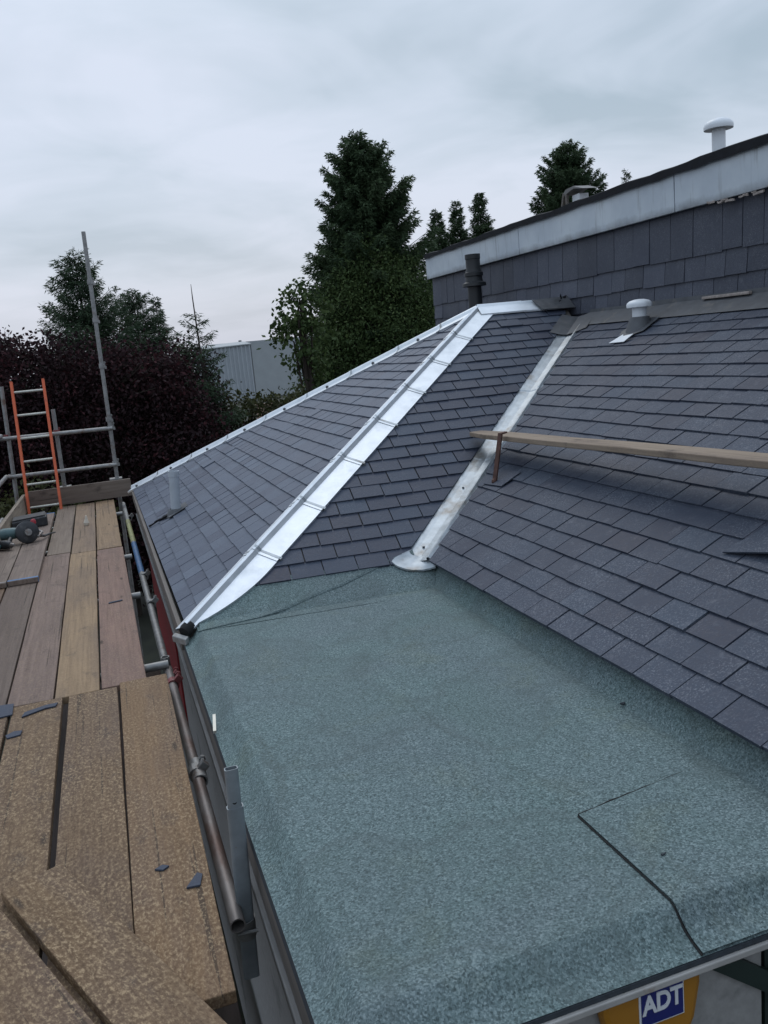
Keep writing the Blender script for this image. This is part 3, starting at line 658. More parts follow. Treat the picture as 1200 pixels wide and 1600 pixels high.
tube_part('standard', (.108-.05, YE2, GROUND), (.162, YE2, 1.63))
tube_part('standard', (-1.13-.06, YE2+.05, GROUND), (-1.035, YE2+.05, -.08))
tube_part('standard', (-.521, YE2+.06, DZ+.17), (-.505, YE2+.05, -.41))
tube_part('standard', (.155, 4.78, GROUND), (.155, 4.78, -1.62)); tube_part('standard', (-1.33, 4.78, GROUND), (-1.33, 4.78, -.5))
tube_part('guard_rail', (-1.35, YE2-.055, -.69), (.145, YE2-.055, -.712)); tube_part('guard_rail', (-1.14, YE2-.05, -1.155), (.13, YE2-.05, -1.165))
tube_part('guard_rail', (-1.30, .9, -1.17), (-1.15, YE2+.0, -1.15)); tube_part('guard_rail', (-1.30, .9, -.66), (-1.13, YE2+.0, -.66))
for p_, mt in (((.127, YE2, -.70), M_galv), ((.115, YE2, -1.155), M_galv), ((-.51, YE2+.05, -.69), M_redcoup), ((-1.075, YE2+.05, -.68), M_redcoup), ((.118, YE2, -.60), M_galv), ((.142, YE2, .60), M_galv), ((.135, YE2, .05), M_galv), ((.150, YE2, 1.05), M_galv), ((-1.1, YE2+.05, -1.16), M_galv)):
    coupler(p_, (.03, 0, 1), mt)
for lo_, hi_ in (((-.58, YE2+.0, DZ+.205), (-.44, YE2+.12, DZ+.218)), ((.02, YE2-.04, DZ+.225), (.17, YE2+.10, DZ+.24))):
    b = MB(); b.box(lo_, hi_); b.build('base_plate', M_galv, SC)
# square post with pin hole, clamped to the inner ledger
SQ = empty('square_post', (.205, 2.47, -1.95), 'grey square steel post with pin hole standing between scaffold and felt roof', 'steel post')
def hollow_sq(a_, c_, r0, r1, name, mat, par, flat=.62):
    b = MB(); n = 20; a_ = Vector(a_); c_ = Vector(c_)
    sh = [(math.copysign(abs(math.cos(t))**.45, math.cos(t)), flat*math.copysign(abs(math.sin(t))**.45, math.sin(t))) for t in [2*math.pi*k/n for k in range(n)]]
    rings = [[p+Vector((x*r, y*r, 0)) for x, y in sh] for p, r in ((a_, r0), (c_, r0), (c_, r1), (a_, r1))]
    b.add([v for r_ in rings for v in r_], [(j*n+k, j*n+(k+1) % n, ((j+1) % 4)*n+(k+1) % n, ((j+1) % 4)*n+k) for j in range(4) for k in range(n)])
    return b.build(name, mat, par, True)
po = hollow_sq((.198, 2.47, -1.95), (.216, 2.43, -1.335), .0255, .022, 'outer_tube', M_galv_grey, SQ)
pi = hollow_sq((.215, 2.43, -1.36), (.219, 2.42, -1.205), .0205, .0175, 'inner_tube', M_galv_grey, SQ)
b = MB(); b.lathe((.2155, 2.4175, -1.315), (0, -1, 0), [(.0065, 0), (.0065, .003), (0, .003)], 10); b.build('pin_hole_disc', M_foam, pi)  # solid black disc, the hole's inner shade given as colour
b = MB(); b.pipe((.199, 2.467, -1.80), (.201, 2.463, -1.735), .033, .005, 20); b.tube([(.17, 2.43, -1.765), (.235, 2.425, -1.765)], .006, 8); b.build('clamp_band', M_galv, SQ, True)
b = MB(); b.box((.185, 2.435, -1.62), (.209, 2.447, -1.605)); b.build('weld_tab', M_alu, SQ)

# --- boards -----------------------------------------------------------------
BG = 'scaffold boards laid as the walkway'
def board(x0, x1, y0, y1, zt, label, tint, spk, ang=0.0, th=.038, bands=(1, 1), bandmat=M_brownpipe, nm='scaffold_board', cat='board', group=BG):
    cx, cy = (x0+x1)/2, (y0+y1)/2; hw, hl = (x1-x0)/2, (y1-y0)/2; b = MB(); r2 = random.Random(int((x0+7)*1000+(y0+7)*77))
    n = max(3, int(hl*2/.35)); vs = []; fs = []
    for k in range(n+1):
        y = -hl+2*hl*k/n; dz = r2.uniform(-.0015, .0015); dx = r2.uniform(-.0015, .0015); e = r2.uniform(-.003, .003) if k in (0, n) else 0
        vs += [(-hw+dx, y+e, -th), (hw+dx, y-e, -th), (hw+dx, y-e, dz), (-hw+dx, y+e, dz)]
    for k in range(n):
        for q in range(4): fs.append((k*4+q, k*4+(q+1) % 4, (k+1)*4+(q+1) % 4, (k+1)*4+q))
    fs += [(3, 2, 1, 0), tuple(n*4+q for q in range(4))]
    b.add(vs, fs); o = b.build(nm, M_board, None, False, .0035); o.location = (cx, cy, zt); o.rotation_euler = (0, 0, ang)
    ORG[o.name] = np.zeros(3); o['tint'] = tint; o['speckle'] = spk; tag(o, label, cat, group)
    for k, s_ in enumerate((-1, 1)):
        if bands[k]:
            b = MB(); y = s_*(hl-.028); b.box((-hw-.0015, y-.019, -th-.0015), (hw+.0015, y+.019, .0022)); b.box((-hw*.1, y-.009, .0022), (hw*.1, y+.006, .0032))
            bb = b.build('end_band', bandmat, o, at=(0, 0, 0)); ORG[bb.name] = np.zeros(3)
    return o
tan_ = (.25, .168, .10); tan2 = (.285, .195, .115); pink = (.225, .140, .110); grey = (.145, .108, .088); brn = (.155, .100, .064); mauve = (.205, .145, .118)
N1, N2, N3, N4 = 'nearest the felt roof', '', '', ''
board(-.112, .125, 1.965, 4.40, DZ, 'splattered tan board nearest the square post, its sawn end by the drop', (.195, .120, .064), .95, ang=-.010, bands=(0, 0))
board(-.357, -.125, .4, 4.345, DZ+.001, 'splattered brown board right of the wide dark gap', (.160, .102, .059), .9, ang=-.006, bands=(0, 0))
board(-.608, -.379, .4, 4.36, DZ-.001, 'splattered board left of the wide dark gap, carrying broken slate', (.165, .106, .061), .9, bands=(0, 0))
board(-.850, -.622, .3, 4.33, DZ, 'splattered grey brown board under the blue grey slate offcut', (.150, .098, .062), .85, bands=(0, 0))
board(-1.085, -.862, .3, 4.30, DZ-.001, 'outer splattered board of the near run against the outer rail', (.15, .115, .09), .8, bands=(0, 0))
o = board(-.12, .105, -.12+.0, 0, 0, '', brn, 1.0, bands=(0, 0)); bpy.data.objects.remove(o)
# the board that lies skew over the near run
dgn = unit(np.array([.24, -.545, 0])); an = math.atan2(-dgn[0], dgn[1]) + math.pi
sx_, sy_ = -.4125, 2.685; Lb = 1.9; cc = np.array([sx_, sy_, 0])+dgn*Lb/2
o = board(-.096, .096, -Lb/2, Lb/2, DZ+.040, 'splattered board lying skew over the near run, its edge casting a dark gap', (.170, .108, .059), .95, bands=(0, 0)); o.location = (cc[0], cc[1], DZ+.040); o.rotation_euler = (0, 0, math.atan2(-dgn[0], dgn[1])+math.pi)
pn_ = np.array([dgn[1], -dgn[0], 0]); c2 = cc+pn_*(.096+.028+.096)+dgn*.10
if c2[0] > cc[0]: c2 = cc-pn_*(.096+.028+.096)+dgn*.10
o2_ = board(-.096, .096, -Lb/2, Lb/2, DZ+.039, 'splattered board parallel to the skew one, filling the lower left corner', (.165, .104, .058), .95, bands=(0, 0)); o2_.location = (c2[0], c2[1], DZ+.039); o2_.rotation_euler = o.rotation_euler
# middle run
board(-.190, .034, 4.385, 7.97, DZ-.006, 'pinkish board of the middle run beside the ledger tube', pink, .40, bands=(0, 0))
board(-.414, -.200, 4.36, 7.96, DZ-.004, 'yellow tan board of the middle run, second from the roof', tan2, .30, bands=(0, 0))
board(-.640, -.422, 4.37, 8.05, DZ-.005, 'mauve grey board of the middle run with dark stains', mauve, .35, bands=(0, 0))
board(-.868, -.650, 4.34, 8.1, DZ-.004, 'weathered brown board of the middle run, mostly under the banded board ends', grey, .2, bands=(0, 0))
board(-1.09, -.880, 4.34, 8.1, DZ-.006, 'outermost brown board of the middle run', brn, .2, bands=(0, 0))
# doubled boards on top with steel-banded ends
o1 = board(-.858, -.635, 7.05, 10.35, DZ+.036, 'board laid on top with a blue grey steel banded end, right of its pair', (.215, .165, .135), .12, bandmat=M_bluetape)
o2 = board(-1.088, -.868, 7.03, 10.3, DZ+.036, 'board laid on top with a grey steel banded end, under the power tool', (.235, .185, .15), .12)
# far run
board(-.186, .030, 7.985, 10.99, DZ-.003, 'tan board of the far run ending at the toe board beside the roof', tan_, .35, bands=(0, 0))
board(-.408, -.198, 7.975, 10.98, DZ-.004, 'light tan board of the far run carrying a pale chip', (.235, .165, .11), .3, bands=(0, 0))
board(-.622, -.420, 8.065, 10.97, DZ-.003, 'grey tan board of the far run next to the ladder foot', (.20, .155, .12), .3, bands=(0, 0))
for k in range(6):  # boards added to fill the gaps, shade put into their near-black tint
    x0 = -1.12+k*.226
    board(x0, x0+.222, .2+.03*(k % 2), 9.4, -3.30-.002*(k % 3), 'added board below the walkway, tinted dark to put shade in its gaps', (.05, .038, .03), .0, bands=(0, 0), group='added dark boards below the walkway')
# toe boards
def toe(p, q, h0, label, tint):
    p = Vector(p); q = Vector(q); L = (q-p).length; b = MB(); n = 8; vs = []
    for k in range(n+1):
        y = -L/2+L*k/n; vs += [(-.019, y, 0), (.019, y, 0), (.019, y, h0), (-.019, y, h0)]
    b.add(vs, [(k*4+q_, k*4+(q_+1) % 4, (k+1)*4+(q_+1) % 4, (k+1)*4+q_) for k in range(n) for q_ in range(4)]+[(3, 2, 1, 0), tuple(n*4+q_ for q_ in range(4))])
    o = b.build('toe_board', M_board, None, False, .004); o.location = (p+q)/2; d = q-p; o.rotation_euler = (0, 0, math.atan2(-d.x, d.y)); o['tint'] = tint; o['speckle'] = .1
    return tag(o, label, 'toe board', 'toe boards standing on edge round the deck')
t1 = toe((-.97, YE2-.095, DZ+.012), (.262, YE2-.10, DZ+.012), .215, 'grey brown toe board across the far end of the deck behind the ladder', (.185, .150, .125))
t2 = toe((-1.145, 5.5, DZ+.0), (-.985, YE2-.12, DZ+.006), .20, 'pale toe board along the outer edge of the deck behind the tools', (.33, .28, .215))

# ------------------------------------------------------------------ ladder
LD = empty('ladder', (-.76, 10.0, GROUND), 'orange ladder with grey rungs rising through the deck end', 'ladder')
def lp(s_, z): t = (z+1.58)/1.54; return (s_*(.180-.002*t)-.762+.028*t, 10.83+.27*t, z)
for s_ in (-1, 1):
    b = MB(); b.beam(lp(s_, GROUND), lp(s_, -.045), .030, .075, up=(0, -1, .3)); b.beam(lp(s_, -.044), lp(s_, -.038), .034, .08, up=(0, -1, .3)); b.build('stile', M_orange, LD, bevel=.004)
z = -.165
while z > GROUND+.2:
    b = MB(); b.tube([Vector(lp(-1, z))+Vector((.01, 0, 0)), Vector(lp(1, z))-Vector((.01, 0, 0))], .0145, 10); b.build('rung', M_alu, LD, True); z -= .272

# ------------------------------------------------------------------ tools and scraps on the deck
TB = DZ+.036
b = MB(); b.prism([(-1.0, 9.35, TB+.002), (-.665, 9.50, TB+.002), (-.680, 9.78, TB+.002), (-1.01, 9.64, TB+.002)], (0, 0, .10)); tcase = b.build('tool_case', M_darktool, None, False, .012); tag(tcase, 'dark flat tool case lying by the ladder foot', 'case')
b = MB(); b.prism([(-.99, 9.37, TB+.1025), (-.68, 9.51, TB+.1025), (-.692, 9.76, TB+.1025), (-1.0, 9.62, TB+.1025)], (0, 0, .014)); b.build('lid', M_greypl if False else M_darktool, tcase, at=(0, 0, 0))
DC = empty('disc_cutter', (-.86, 8.75, TB), 'teal and dark disc cutter with round guard and red cap lying on the deck', 'power tool')
b = MB(); b.lathe((-.80, 8.62, TB+.105), (.25, -.95, .15), [(0, -.03), (.098, -.03), (.105, -.02), (.105, .025), (.09, .035), (.03, .038), (0, .038)], 28); b.build('blade_guard', M_darktool, DC, True)
b = MB(); b.lathe((-.785, 8.575, TB+.11), (.25, -.95, .15), [(0, 0), (.035, 0), (.03, .02), (0, .022)], 16); b.build('hub', M_galv, DC, True)
b = MB(); b.tube([(-.84, 8.66, TB+.10), (-.92, 8.67, TB+.105), (-1.0, 8.66, TB+.11), (-1.10, 8.63, TB+.10)], [.045, .055, .056, .045], 14); b.build('motor_body', M_teal, DC, True)
b = MB(); b.tube([(-1.08, 8.62, TB+.10), (-1.10, 8.50, TB+.06), (-1.06, 8.42, TB+.04), (-.97, 8.46, TB+.04), (-.95, 8.58, TB+.07)], .022, 10); b.build('rear_handle', M_darktool, DC, True)
b = MB(); b.lathe((-.745, 8.80, TB+.15), (0, 0, 1), [(0, 0), (.026, 0), (.026, .03), (.015, .045), (0, .047)], 14); b.tube([(-.80, 8.75, TB+.10), (-.745, 8.80, TB+.15)], .014, 8); b.build('cap', M_redcap, DC, True)
b = MB(); b.tube([(-.73, 8.70, TB+.08), (-.70, 8.66, TB+.05), (-.66, 8.72, TB+.03), (-.62, 8.85, TB+.02), (-.57, 8.92, TB+.015)], [.02, .018, .012, .009, .006], 8); b.build('flex', M_darktool, DC, True)
b = MB(); b.tube([(-.74, 8.72, TB+.06), (-.70, 8.74, TB+.085), (-.67, 8.66, TB+.08), (-.71, 8.60, TB+.05)], .012, 8); b.build('lock_lever', M_galv, DC, True)
RG = empty('drill', (-.96, 8.45, TB), 'dark and teal cordless drill lying at the outer edge of the deck', 'power tool')
b = MB(); b.tube([(-1.05, 8.48, TB+.05), (-.98, 8.42, TB+.05), (-.93, 8.38, TB+.05)], [.04, .042, .03], 12); b.build('drill_body', M_darktool, RG, True)
b = MB(); b.tube([(-1.02, 8.46, TB+.05), (-1.06, 8.36, TB+.04), (-1.09, 8.30, TB+.035)], [.024, .022, .034], 10); b.build('grip', M_teal, RG, True)
b = MB(); b.tube([(-.93, 8.38, TB+.05), (-.90, 8.355, TB+.05)], [.022, .012], 10); b.build('chuck', M_galv, RG, True)
def shard(pts, z, label, mat=M_slate, th=.006, nm='slate_shard', cat='slate scrap', group='slate scraps on the deck'):
    b = MB(); b.prism([(x, y, z+.001) for x, y in ccw(pts)], (0, 0, th)); o = b.build(nm, mat, None, at=(pts[0][0], pts[0][1], z)); return tag(o, label, cat, group)
shard([(-.555, 4.18), (-.45, 4.235), (-.405, 4.235), (-.395, 4.275), (-.45, 4.275), (-.545, 4.235)], DZ, 'long ragged slate strip on the splattered board left of the gap')
shard([(-.60, 3.955), (-.545, 3.965), (-.54, 4.01), (-.575, 4.02), (-.61, 3.99)], DZ, 'small slate chip beside the narrow left gap')
shard([(-.72, 4.22), (-.60, 4.235), (-.605, 4.38), (-.72, 4.40)], DZ+.002, 'blue grey slate offcut at the outer board joint')
shard([(.040, 2.455), (.082, 2.450), (.095, 2.505), (.080, 2.52)], DZ, 'pointed triangular slate chip on the tan board by the square post')
shard([(-.125+.0, 6.02), (-.03, 6.04), (-.03, 6.06), (-.12, 6.045)], DZ-.006, 'thin dark slate sliver on the pinkish board')
shard([(-.045, 2.60), (-.02, 2.585), (.0, 2.60), (-.02, 2.615)], DZ, 'tiny slate crumb lying beside the pointed chip')
b = MB(); b.lathe((-.285, 9.37, DZ-.002), (.1, 0, 1), [(0, 0), (.022, 0), (.03, .03), (.016, .06), (.010, .10), (0, .105)], 10); tag(b.build('wood_chip', M_paleshave, None, True, at=(-.285, 9.37, DZ)), 'pale upright chip on the light tan board', 'chip')
for (x, y, lab, mt, s_) in ((1.79, 2.483, 'curled greenish leaf near the slate eave', M_olive, .035), (1.728, 2.02, 'dark twig of felt lying by the patched corner', M_drip, .03), (1.217, 1.70, 'dark felt flake on the lapped patch', M_drip, .009), (1.62, 4.506, 'white mortar crumb below the valley foot', M_whitepl, .02), (1.80, 3.70, 'white crumb beside the slate eave', M_whitepl, .013), (1.65, 2.52, 'small dark flake in the middle of the felt', M_drip, .014)):
    b = MB(); r2 = random.Random(int(x*1000)); h_ = .5 if mt is M_drip else 1
    b.prism([(x+math.cos(a_)*s_*r2.uniform(.5, 1.1), y+math.sin(a_)*s_*.5*r2.uniform(.5, 1.1), FZ+.010+.003*math.cos(a_*2)) for a_ in [k*math.pi/4 for k in range(8)]], (0, 0, .006*h_+s_*.15))
    tag(b.build('roof_scrap', mt, None, at=(x, y, FZ)), lab, 'scrap', 'scraps lying on the felt')
b = MB(); b.beam((.245, 3.17, FZ-.035), (.262, 3.30, FZ-.022), .012, .012); tag(b.build('white_offcut', M_alu, None), 'pale plastic sliver on the felt verge beside the scaffold', 'scrap')

# ------------------------------------------------------------------ plank on the main slope
b = MB(); pa = np.array([2.46, 5.42, -.655]); pb = np.array([2.45, 1.9, -.552]); dpl = unit(pb-pa); sd_ = unit(np.cross(dpl, Z_))
if sd_[0] < 0: sd_ = -sd_
n = 12; vs = []; r2 = random.Random(4)
L = np.linalg.norm(pb-pa)
for k in range(n+1):
    c_ = pa+dpl*L*k/n; w0 = .082*(1 if k else .55); e = r2.uniform(-.002, .002)
    vs += [c_-sd_*w0+Z_*(-.032+e), c_+sd_*w0+Z_*(-.032+e), c_+sd_*w0+Z_*e, c_-sd_*w0+Z_*e]
b.add(vs, [(k*4+q_, k*4+(q_+1) % 4, (k+1)*4+(q_+1) % 4, (k+1)*4+q_) for k in range(n) for q_ in range(4)]+[(3, 2, 1, 0), tuple(n*4+q_ for q_ in range(4))])
o = b.build('roof_plank', M_board, None, False, .005, at=pa); o['tint'] = (.30, .235, .175); o['speckle'] = .2; tag(o, 'long weathered plank held level across the slates from the valley', 'plank')
BK = empty('roof_bracket', (2.285, 4.78, -.928), 'rusty iron strap bracket holding the plank above the slates', 'bracket')
q0 = at(F_main, 4.78, (2.285-EX)/CM, .018)
b = MB(); b.beam(q0, q0+np.array([.062, .0, .30]), .034, .010, up=(-1, -.3, .1)); b.beam(q0+np.array([.058, 0, .296]), q0+np.array([.10, .0, .303]), .034, .010); b.build('strap_arm', M_rustiron, BK)
b = MB(); b.prism([q0+F_main[1]*.085+F_main[2]*(-.04), q0-F_main[1]*.13+F_main[2]*(-.02), q0-F_main[1]*.14+F_main[2]*.13, q0+F_main[1]*.06+F_main[2]*.12], F_main[3]*.005); b.build('foot_plate', M_slate_old, BK)
b = MB(); b.lathe(q0, F_main[3], [(.018, 0), (.018, .01), (.009, .022), (0, .023)], 8); b.build('bolt', M_rustiron, BK)
b = MB(); b.beam(q0+np.array([.16, .03, .02]), q0+np.array([.16, .03, .222]), .05, .05); b.build('packer', M_fascia, BK)
# slipped slate
b = MB(); F = F_main; b.prism([at(F, 2.68, .64, .018), at(F, 2.36, .70, .050), at(F, 2.26, .93, .036), at(F, 2.60, .88, .020)], F[3]*.007, .8)
tag(b.build('loose_slate', M_slate_old, None, at=at(F, 2.6, .7)), 'large speckled slate lying loose on the weathered slope below the plank', 'slate')

# ------------------------------------------------------------------ trees
def mesh_from(V_, tris, var, name, mat, parent):
    me = bpy.data.meshes.new(name); nv = len(V_); nf = len(tris); k = tris.shape[1]
    me.vertices.add(nv); me.vertices.foreach_set('co', (V_-origin(parent)).astype(np.float32).ravel())
    me.loops.add(nf*k); me.loops.foreach_set('vertex_index', tris.astype(np.int32).ravel())
    me.polygons.add(nf); me.polygons.foreach_set('loop_start', np.arange(nf, dtype=np.int32)*k); 
    me.update(calc_edges=True)
    a_ = me.attributes.new('var', 'FLOAT', 'POINT'); a_.data.foreach_set('value', var.astype(np.float32))
    ob = bpy.data.objects.new(name, me); C.objects.link(ob); me.materials.append(mat); ob.parent = parent; ORG[ob.name] = origin(parent)
    return ob
def sprays(rs, pts, dirs, ln, wd, name, mat, parent, varb):
    """one thin leaf-shaped quad per point, along dirs"""
    n = len(pts); d = dirs/np.linalg.norm(dirs, axis=1, keepdims=True); r_ = rs.normal(size=(n, 3)); s_ = np.cross(d, r_); s_ /= np.linalg.norm(s_, axis=1, keepdims=True)
    l_ = (ln*rs.uniform(.6, 1.35, n))[:, None]; w_ = (wd*rs.uniform(.6, 1.3, n))[:, None]
    V_ = np.stack([pts, pts+d*l_*.45+s_*w_*.5, pts+d*l_, pts+d*l_*.45-s_*w_*.5], 1).reshape(-1, 3)
    return mesh_from(V_, np.arange(4*n).reshape(n, 4), np.repeat(varb, 4), name, mat, parent)
def spruce(x, y, top, base, rad, label, seed, mat=M_spruce, dens=1.0, pw=.75, tuft=(.105, .020), droop=.35, spire=.0, group='conifers behind the house', asym=None, whorl=.26, cat='tree', nm='spruce_tree'):
    rs = np.random.RandomState(seed); t = empty(nm, (x, y, GROUND), label, cat, group); Hh = top-GROUND
    b = MB(); b.tube([(x, y, GROUND), (x+.03, y, GROUND+Hh*.5), (x, y+.02, top-.25), (x, y, top)], [max(.05, rad*.07), rad*.035, .010, .004], 8); b.build('trunk', M_bark, t, True)
    pts = []; dirs = []; var = []; br = MB(); z = top-.12-spire
    while z > base:
        f = (top-z)/(top-base); R = rad*min(1, f**pw, 2.4*f+.015)*rs.uniform(.8, 1.14)+.03; nb = int(rs.randint(5, 8)*(1+.6*f))
        for k in range(nb):
            a_ = 2*math.pi*(k+rs.uniform(-.4, .4))/nb; L = R*rs.uniform(.62, 1.15)
            if asym: L *= asym(math.atan2(math.sin(a_), math.cos(a_)), f)
            up = .55*(1-f)-droop*f+rs.uniform(-.15, .15); o_ = np.array([math.cos(a_), math.sin(a_), 0]); m_ = max(4, int(L/.06*dens)); bv = rs.uniform(-.16, .16)
            zz_ = z+rs.uniform(-.12, .12)
            side = np.array([-o_[1], o_[0], 0])
            path = lambda s_: np.array([x, y, zz_])+o_*L*s_+Z_*(up*L*s_*.7+.28*L*s_*s_)
            br.tube([path(.0), path(.5), path(.97)], [.010+.012*L*.5, .006+.004*L, .003], 4, caps=False)
            for j in range(m_):
                s_ = ((j+rs.uniform(0, 1))/m_)**.8; p = path(s_); tl = (.30*L*(1-s_*.75)+.05)
                for sg in (-1, 1, 0):
                    dr = o_*(.75 if sg else 1.0)+side*sg*rs.uniform(.5, 1.0)+Z_*rs.uniform(-.45, .25)
                    dr /= np.linalg.norm(dr); q = max(1, int(tl/.035*dens)) if sg else 2
                    for e in range(q):
                        pts.append(p+dr*tl*(e+rs.rand())/q-Z_*.06*tl*e); dirs.append(dr+rs.normal(size=3)*.45-Z_*.15); var.append(.42+bv+.28*s_+rs.uniform(-.16, .16))
        z -= whorl*rs.uniform(.7, 1.2)*(.55+.6*f)
    br.build('limbs', M_bark, t)
    sprays(rs, np.array(pts), np.array(dirs), tuft[0], tuft[1], 'crown', mat, t, np.clip(np.array(var), 0, 1)); return t
def leafy(x, y, blobs, label, seed, mat, n, leaf=(.13, .09), nm='broadleaf_tree', cat='tree', group=None, trunk=True):
    """crown of many leaves spread through the volume of overlapping clumps (cx, cy, cz, rx, ry, rz)"""
    rs = np.random.RandomState(seed); t = empty(nm, (x, y, GROUND), label, cat, group)
    vol = np.array([b_[3]*b_[4]*b_[5] for b_ in blobs])**.75; cnt = (n*vol/vol.sum()).astype(int); pts = []; var = []; lb = MB()
    for b_, c_ in zip(blobs, cnt):
        cx, cy, cz, rx, ry, rz = b_
        ns = max(8, int(c_/38)); d = rs.normal(size=(ns, 3)); d /= np.linalg.norm(d, axis=1, keepdims=True); rr_ = rs.uniform(.45, 1.05, (ns, 1))**.6
        cc_ = np.array([cx, cy, cz])+d*rr_*np.array([rx, ry, rz]); cv = rs.uniform(-.22, .22, ns)
        for k in range(ns):
            m_ = int(38*rs.uniform(.6, 1.4)); pts.append(cc_[k]+rs.normal(size=(m_, 3))*np.array([.16, .16, .12])*min(1.6, .6+rx*.5)); var.append(np.clip(.45+cv[k]+rs.uniform(-.2, .2, m_), 0, 1))
            if k % 3 == 0: lb.tube([(x+rs.uniform(-.1, .1), y, (GROUND+cz)/2 if trunk else GROUND+.3), tuple((np.array([x, y, cz-rz*.3])+cc_[k])/2), tuple(cc_[k])], [.035, .02, .006], 5, caps=False)
    zt = max(b_[2] for b_ in blobs); lb.tube([(x, y, GROUND), (x+.05, y, (GROUND+zt)/2), (x, y, zt)], [.13, .09, .02], 8); lb.build('trunk' if trunk else 'stems', M_bark, t)
    pts = np.concatenate(pts); var = np.concatenate(var); dirs = rs.normal(size=pts.shape)-np.array([0, 0, .5])
    sprays(rs, pts, dirs, leaf[0], leaf[1], 'crown', mat, t, var); return t

spruce(7.95, 24, 5.75, -2.6, 2.45, 'tall dense dark spruce standing alone against the sky', 1, pw=.56, dens=1.55, whorl=.15, tuft=(.125, .036))
lf = [(7.55, 23.0, 2.0, .75, .6, .9), (7.0, 22.8, 1.4, .8, .6, .7), (8.5, 22.9, 1.7, .6, .5, .7), (7.6, 22.4, .1, 1.5, .8, .9), (6.5, 22.4, -.5, 1.1, .8, .9), (8.6, 22.5, .3, 1.2, .8, .9), (7.4, 22.3, -1.5, 2.3, .9, 1.0), (9.2, 22.6, -.8, 1.0, .8, 1.0), (7.0, 22.6, .9, .9, .6, .7), (5.6, 22.5, -1.7, .9, .7, .6), (8.1, 22.5, 1.2, .9, .6, .8), (8.9, 22.8, 1.0, .6, .5, .6)]
leafy(7.4, 22.7, lf, 'ivy green leafy tree in front of the tall spruce', 2, M_leaf, 80000, (.09, .05), group='broadleaf trees beyond the roof')
leafy(4.75, 19.6, [(4.6, 19.6, .9, .40, .4, .45), (4.45, 19.6, .2, .38, .4, .45), (4.75, 19.6, -.5, .4, .4, .6), (5.0, 19.7, 1.2, .35, .35, .35), (4.95, 19.6, .2, .45, .45, .7)], 'sparse light leaved tree beside the warehouse, sky showing between its leaves', 5, M_leaf, 2000, (.12, .085), group='broadleaf trees beyond the roof')
# conifers on the left
spruce(.02, 20, 2.55, -2.5, 2.0, 'broad ragged spruce behind the tall scaffold pole', 11, M_spruce2, 1.5, .80, (.105, .020), .1, group='conifers left of the house', whorl=.20)
spruce(1.22, 22, 1.83, -2.5, 1.75, 'pointed spruce between the scaffold pole and the thin young spruce', 12, M_spruce2, 1.6, .75, (.10, .020), .15, group='conifers left of the house', whorl=.18)
spruce(1.78, 22.6, 1.66, -2.0, .62, 'narrow spruce tip just right of the pointed spruce', 13, M_spruce2, 1.4, .9, (.095, .019), .1, group='conifers left of the house', whorl=.2)
spruce(1.98, 16.5, 1.40, -2.0, .95, 'thin sparse young spruce with a long bare leader', 14, M_spruce2, 1.3, .95, (.085, .017), .12, .55, 'conifers left of the house', whorl=.27)
spruce(-1.9, 18.5, 1.55, -2.5, 1.2, 'spruce cut off by the left edge of the view', 15, M_spruce2, 1.4, .85, (.105, .020), .1, group='conifers left of the house', whorl=.2)
# conifers behind the upper roof
spruce(14.4, 34, 5.15, .5, 1.0, 'small left spruce of the three over the parapet end', 21, M_spruce, 1.4, .75, (.14, .034), .1, group='conifers behind the parapet', whorl=.20)
spruce(15.3, 34, 5.45, .5, 1.05, 'middle spruce of the three over the parapet end', 22, M_spruce, 1.4, .75, (.14, .034), .1, group='conifers behind the parapet', whorl=.20)
spruce(16.5, 34.3, 5.85, .5, 1.1, 'right and tallest spruce of the three over the parapet end', 23, M_spruce, 1.4, .75, (.14, .034), .1, group='conifers behind the parapet', whorl=.20)
spruce(20.7, 34, 7.75, 1.0, 1.85, 'rounded dense cypress behind the boxed cowl', 24, M_spruce, 1.5, .40, (.15, .04), -.25, group='conifers behind the parapet', whorl=.24, nm='cypress_tree')
spruce(23.6, 34, 6.45, 2.0, .85, 'little spruce tip peeping over the parapet', 25, M_spruce, .5, .75, (.13, .03), .1, group='conifers behind the parapet', whorl=.36)
# purple-leaved trees and shrubs
leafy(.1, 15.6, [(-.9, 15.6, -.2, .8, .8, .8), (-.2, 15.5, -.25, .9, .8, .8), (.6, 15.6, -.35, .9, .8, .75), (1.25, 15.8, -.65, .7, .7, .75), (0, 15.5, -1.4, 1.6, .9, 1.1), (1.1, 15.6, -1.6, 1.1, .9, 1.1), (-.9, 15.5, -1.6, 1.0, .8, 1.0), (-.5, 15.5, -2.8, 1.6, .9, 1.0), (1.0, 15.5, -2.9, 1.5, .9, 1.0)],
      'dark purple leaved tree behind the scaffold end and ladder', 31, M_purple, 70000, (.075, .05), group='purple leaved trees')
leafy(-1.9, 16.0, [(-1.9, 16, .1, .7, .7, .7), (-2.2, 16, -.9, .9, .8, 1.0), (-1.5, 16, -1.5, .8, .8, 1.0), (-1.4, 16, .35, .4, .4, .4)], 'purple leaved tree at the left edge of the view', 32, M_purple, 20000, (.075, .05), group='purple leaved trees')
leafy(1.75, 17.2, [(1.7, 17.2, -.35, .55, .6, .7), (1.9, 17.1, -1.4, .6, .6, .9), (1.6, 17.1, -2.4, .9, .7, 1.0)], 'dark purple shrub at the foot of the thin young spruce', 33, M_purple, 18000, (.075, .05), nm='shrub', cat='shrub', group='purple leaved trees', trunk=False)
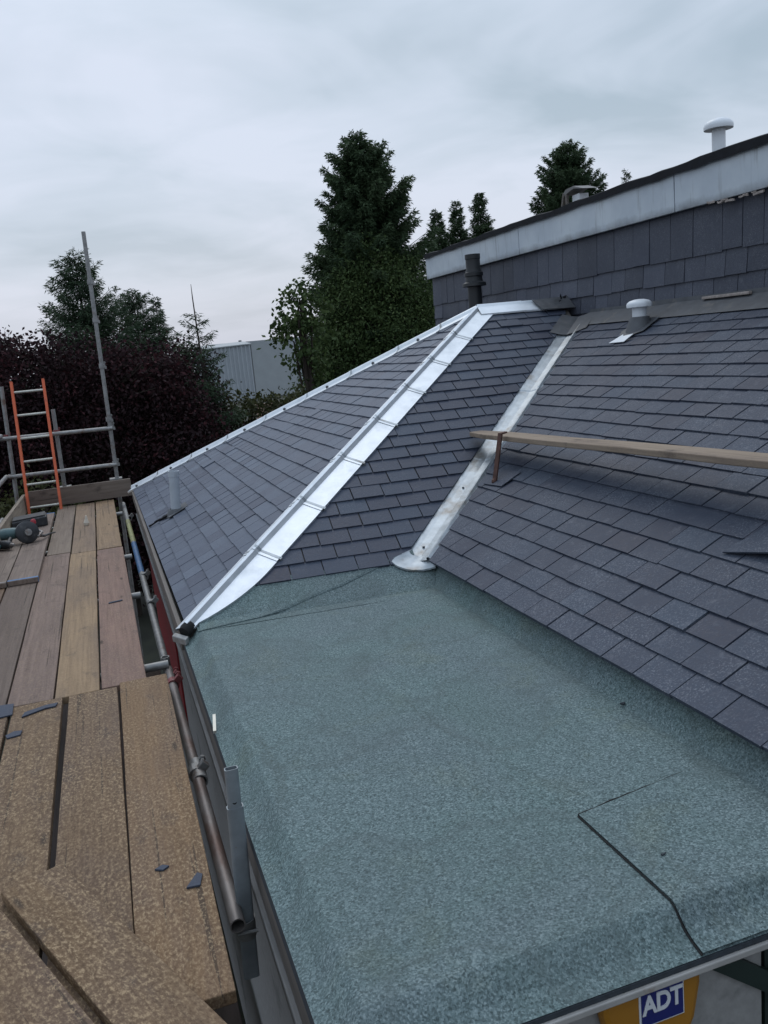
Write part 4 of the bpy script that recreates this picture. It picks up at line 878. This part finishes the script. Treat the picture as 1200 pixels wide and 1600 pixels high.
leafy(2.9, 17.4, [(2.6, 17.4, -1.15, .55, .5, .5), (3.2, 17.3, -1.3, .6, .5, .55), (2.9, 17.3, -1.9, .9, .6, .6), (3.9, 17.6, -1.3, .6, .5, .5), (4.4, 17.8, -1.5, .6, .5, .6)], 'olive green shrub below the pale warehouse', 34, M_olive, 7000, (.09, .06), nm='shrub', cat='shrub', group='green shrubs', trunk=False)
leafy(-.75, 13.2, [(-.9, 13.2, -2.0, .45, .4, .6), (-.5, 13.2, -2.3, .5, .4, .5), (-1.3, 13.3, -2.3, .5, .4, .6)], 'olive shrub seen through the ladder rungs', 35, M_olive, 2600, (.085, .05), nm='shrub', cat='shrub', group='green shrubs', trunk=False)

# ------------------------------------------------------------------ far buildings
WH = empty('warehouse', (15, 95, GROUND), 'pale corrugated warehouse between the thin spruce and leafy tree', 'warehouse')
b = MB(); xs = np.arange(11.0, 16.0, .42); pr = []
for x in xs: pr += [(x, 90.0), (x+.16, 90.0), (x+.22, 89.90), (x+.36, 89.90)]
b.add([(x, y, GROUND) for x, y in pr]+[(x, y, 1.05+.025*(x-11)) for x, y in pr], [(k, k+1, len(pr)+k+1, len(pr)+k) for k in range(len(pr)-1)]); b.build('ribbed_wall', M_ware, WH)
b = MB(); b.prism([(16.1, 89.95, GROUND), (24, 93, GROUND), (24, 93, .8), (16.1, 89.95, 1.2)], (0, .4, 0)); b.box((12.4, 95, GROUND), (24, 110, 1.6)); b.build('plain_wall', M_ware2, WH)
b = MB(); b.prism([(10.9, 89.8, 1.05), (16.15, 89.8, 1.19), (16.15, 95, 1.55), (10.9, 95, 1.40)], (0, 0, .1)); b.build('roof', M_ware2, WH)
b = MB(); b.lathe((15.9, 95.2, 1.55), (0, 0, 1), [(.18, 0), (.18, .22), (0, .25)], 10); b.build('roof_vent', M_lead, WH)
b = MB(); b.box((5.3, 29.9, GROUND), (10, 30.15, -1.74)); gw = b.build('garden_wall', M_tan, None, at=(7, 30, GROUND)); tag(gw, 'peach coloured garden wall glimpsed past the far hip', 'wall')
b = MB(); b.box((5.26, 29.86, -1.738), (10.04, 30.19, -1.68)); b.build('coping', M_tan, gw, at=(7, 30, GROUND))
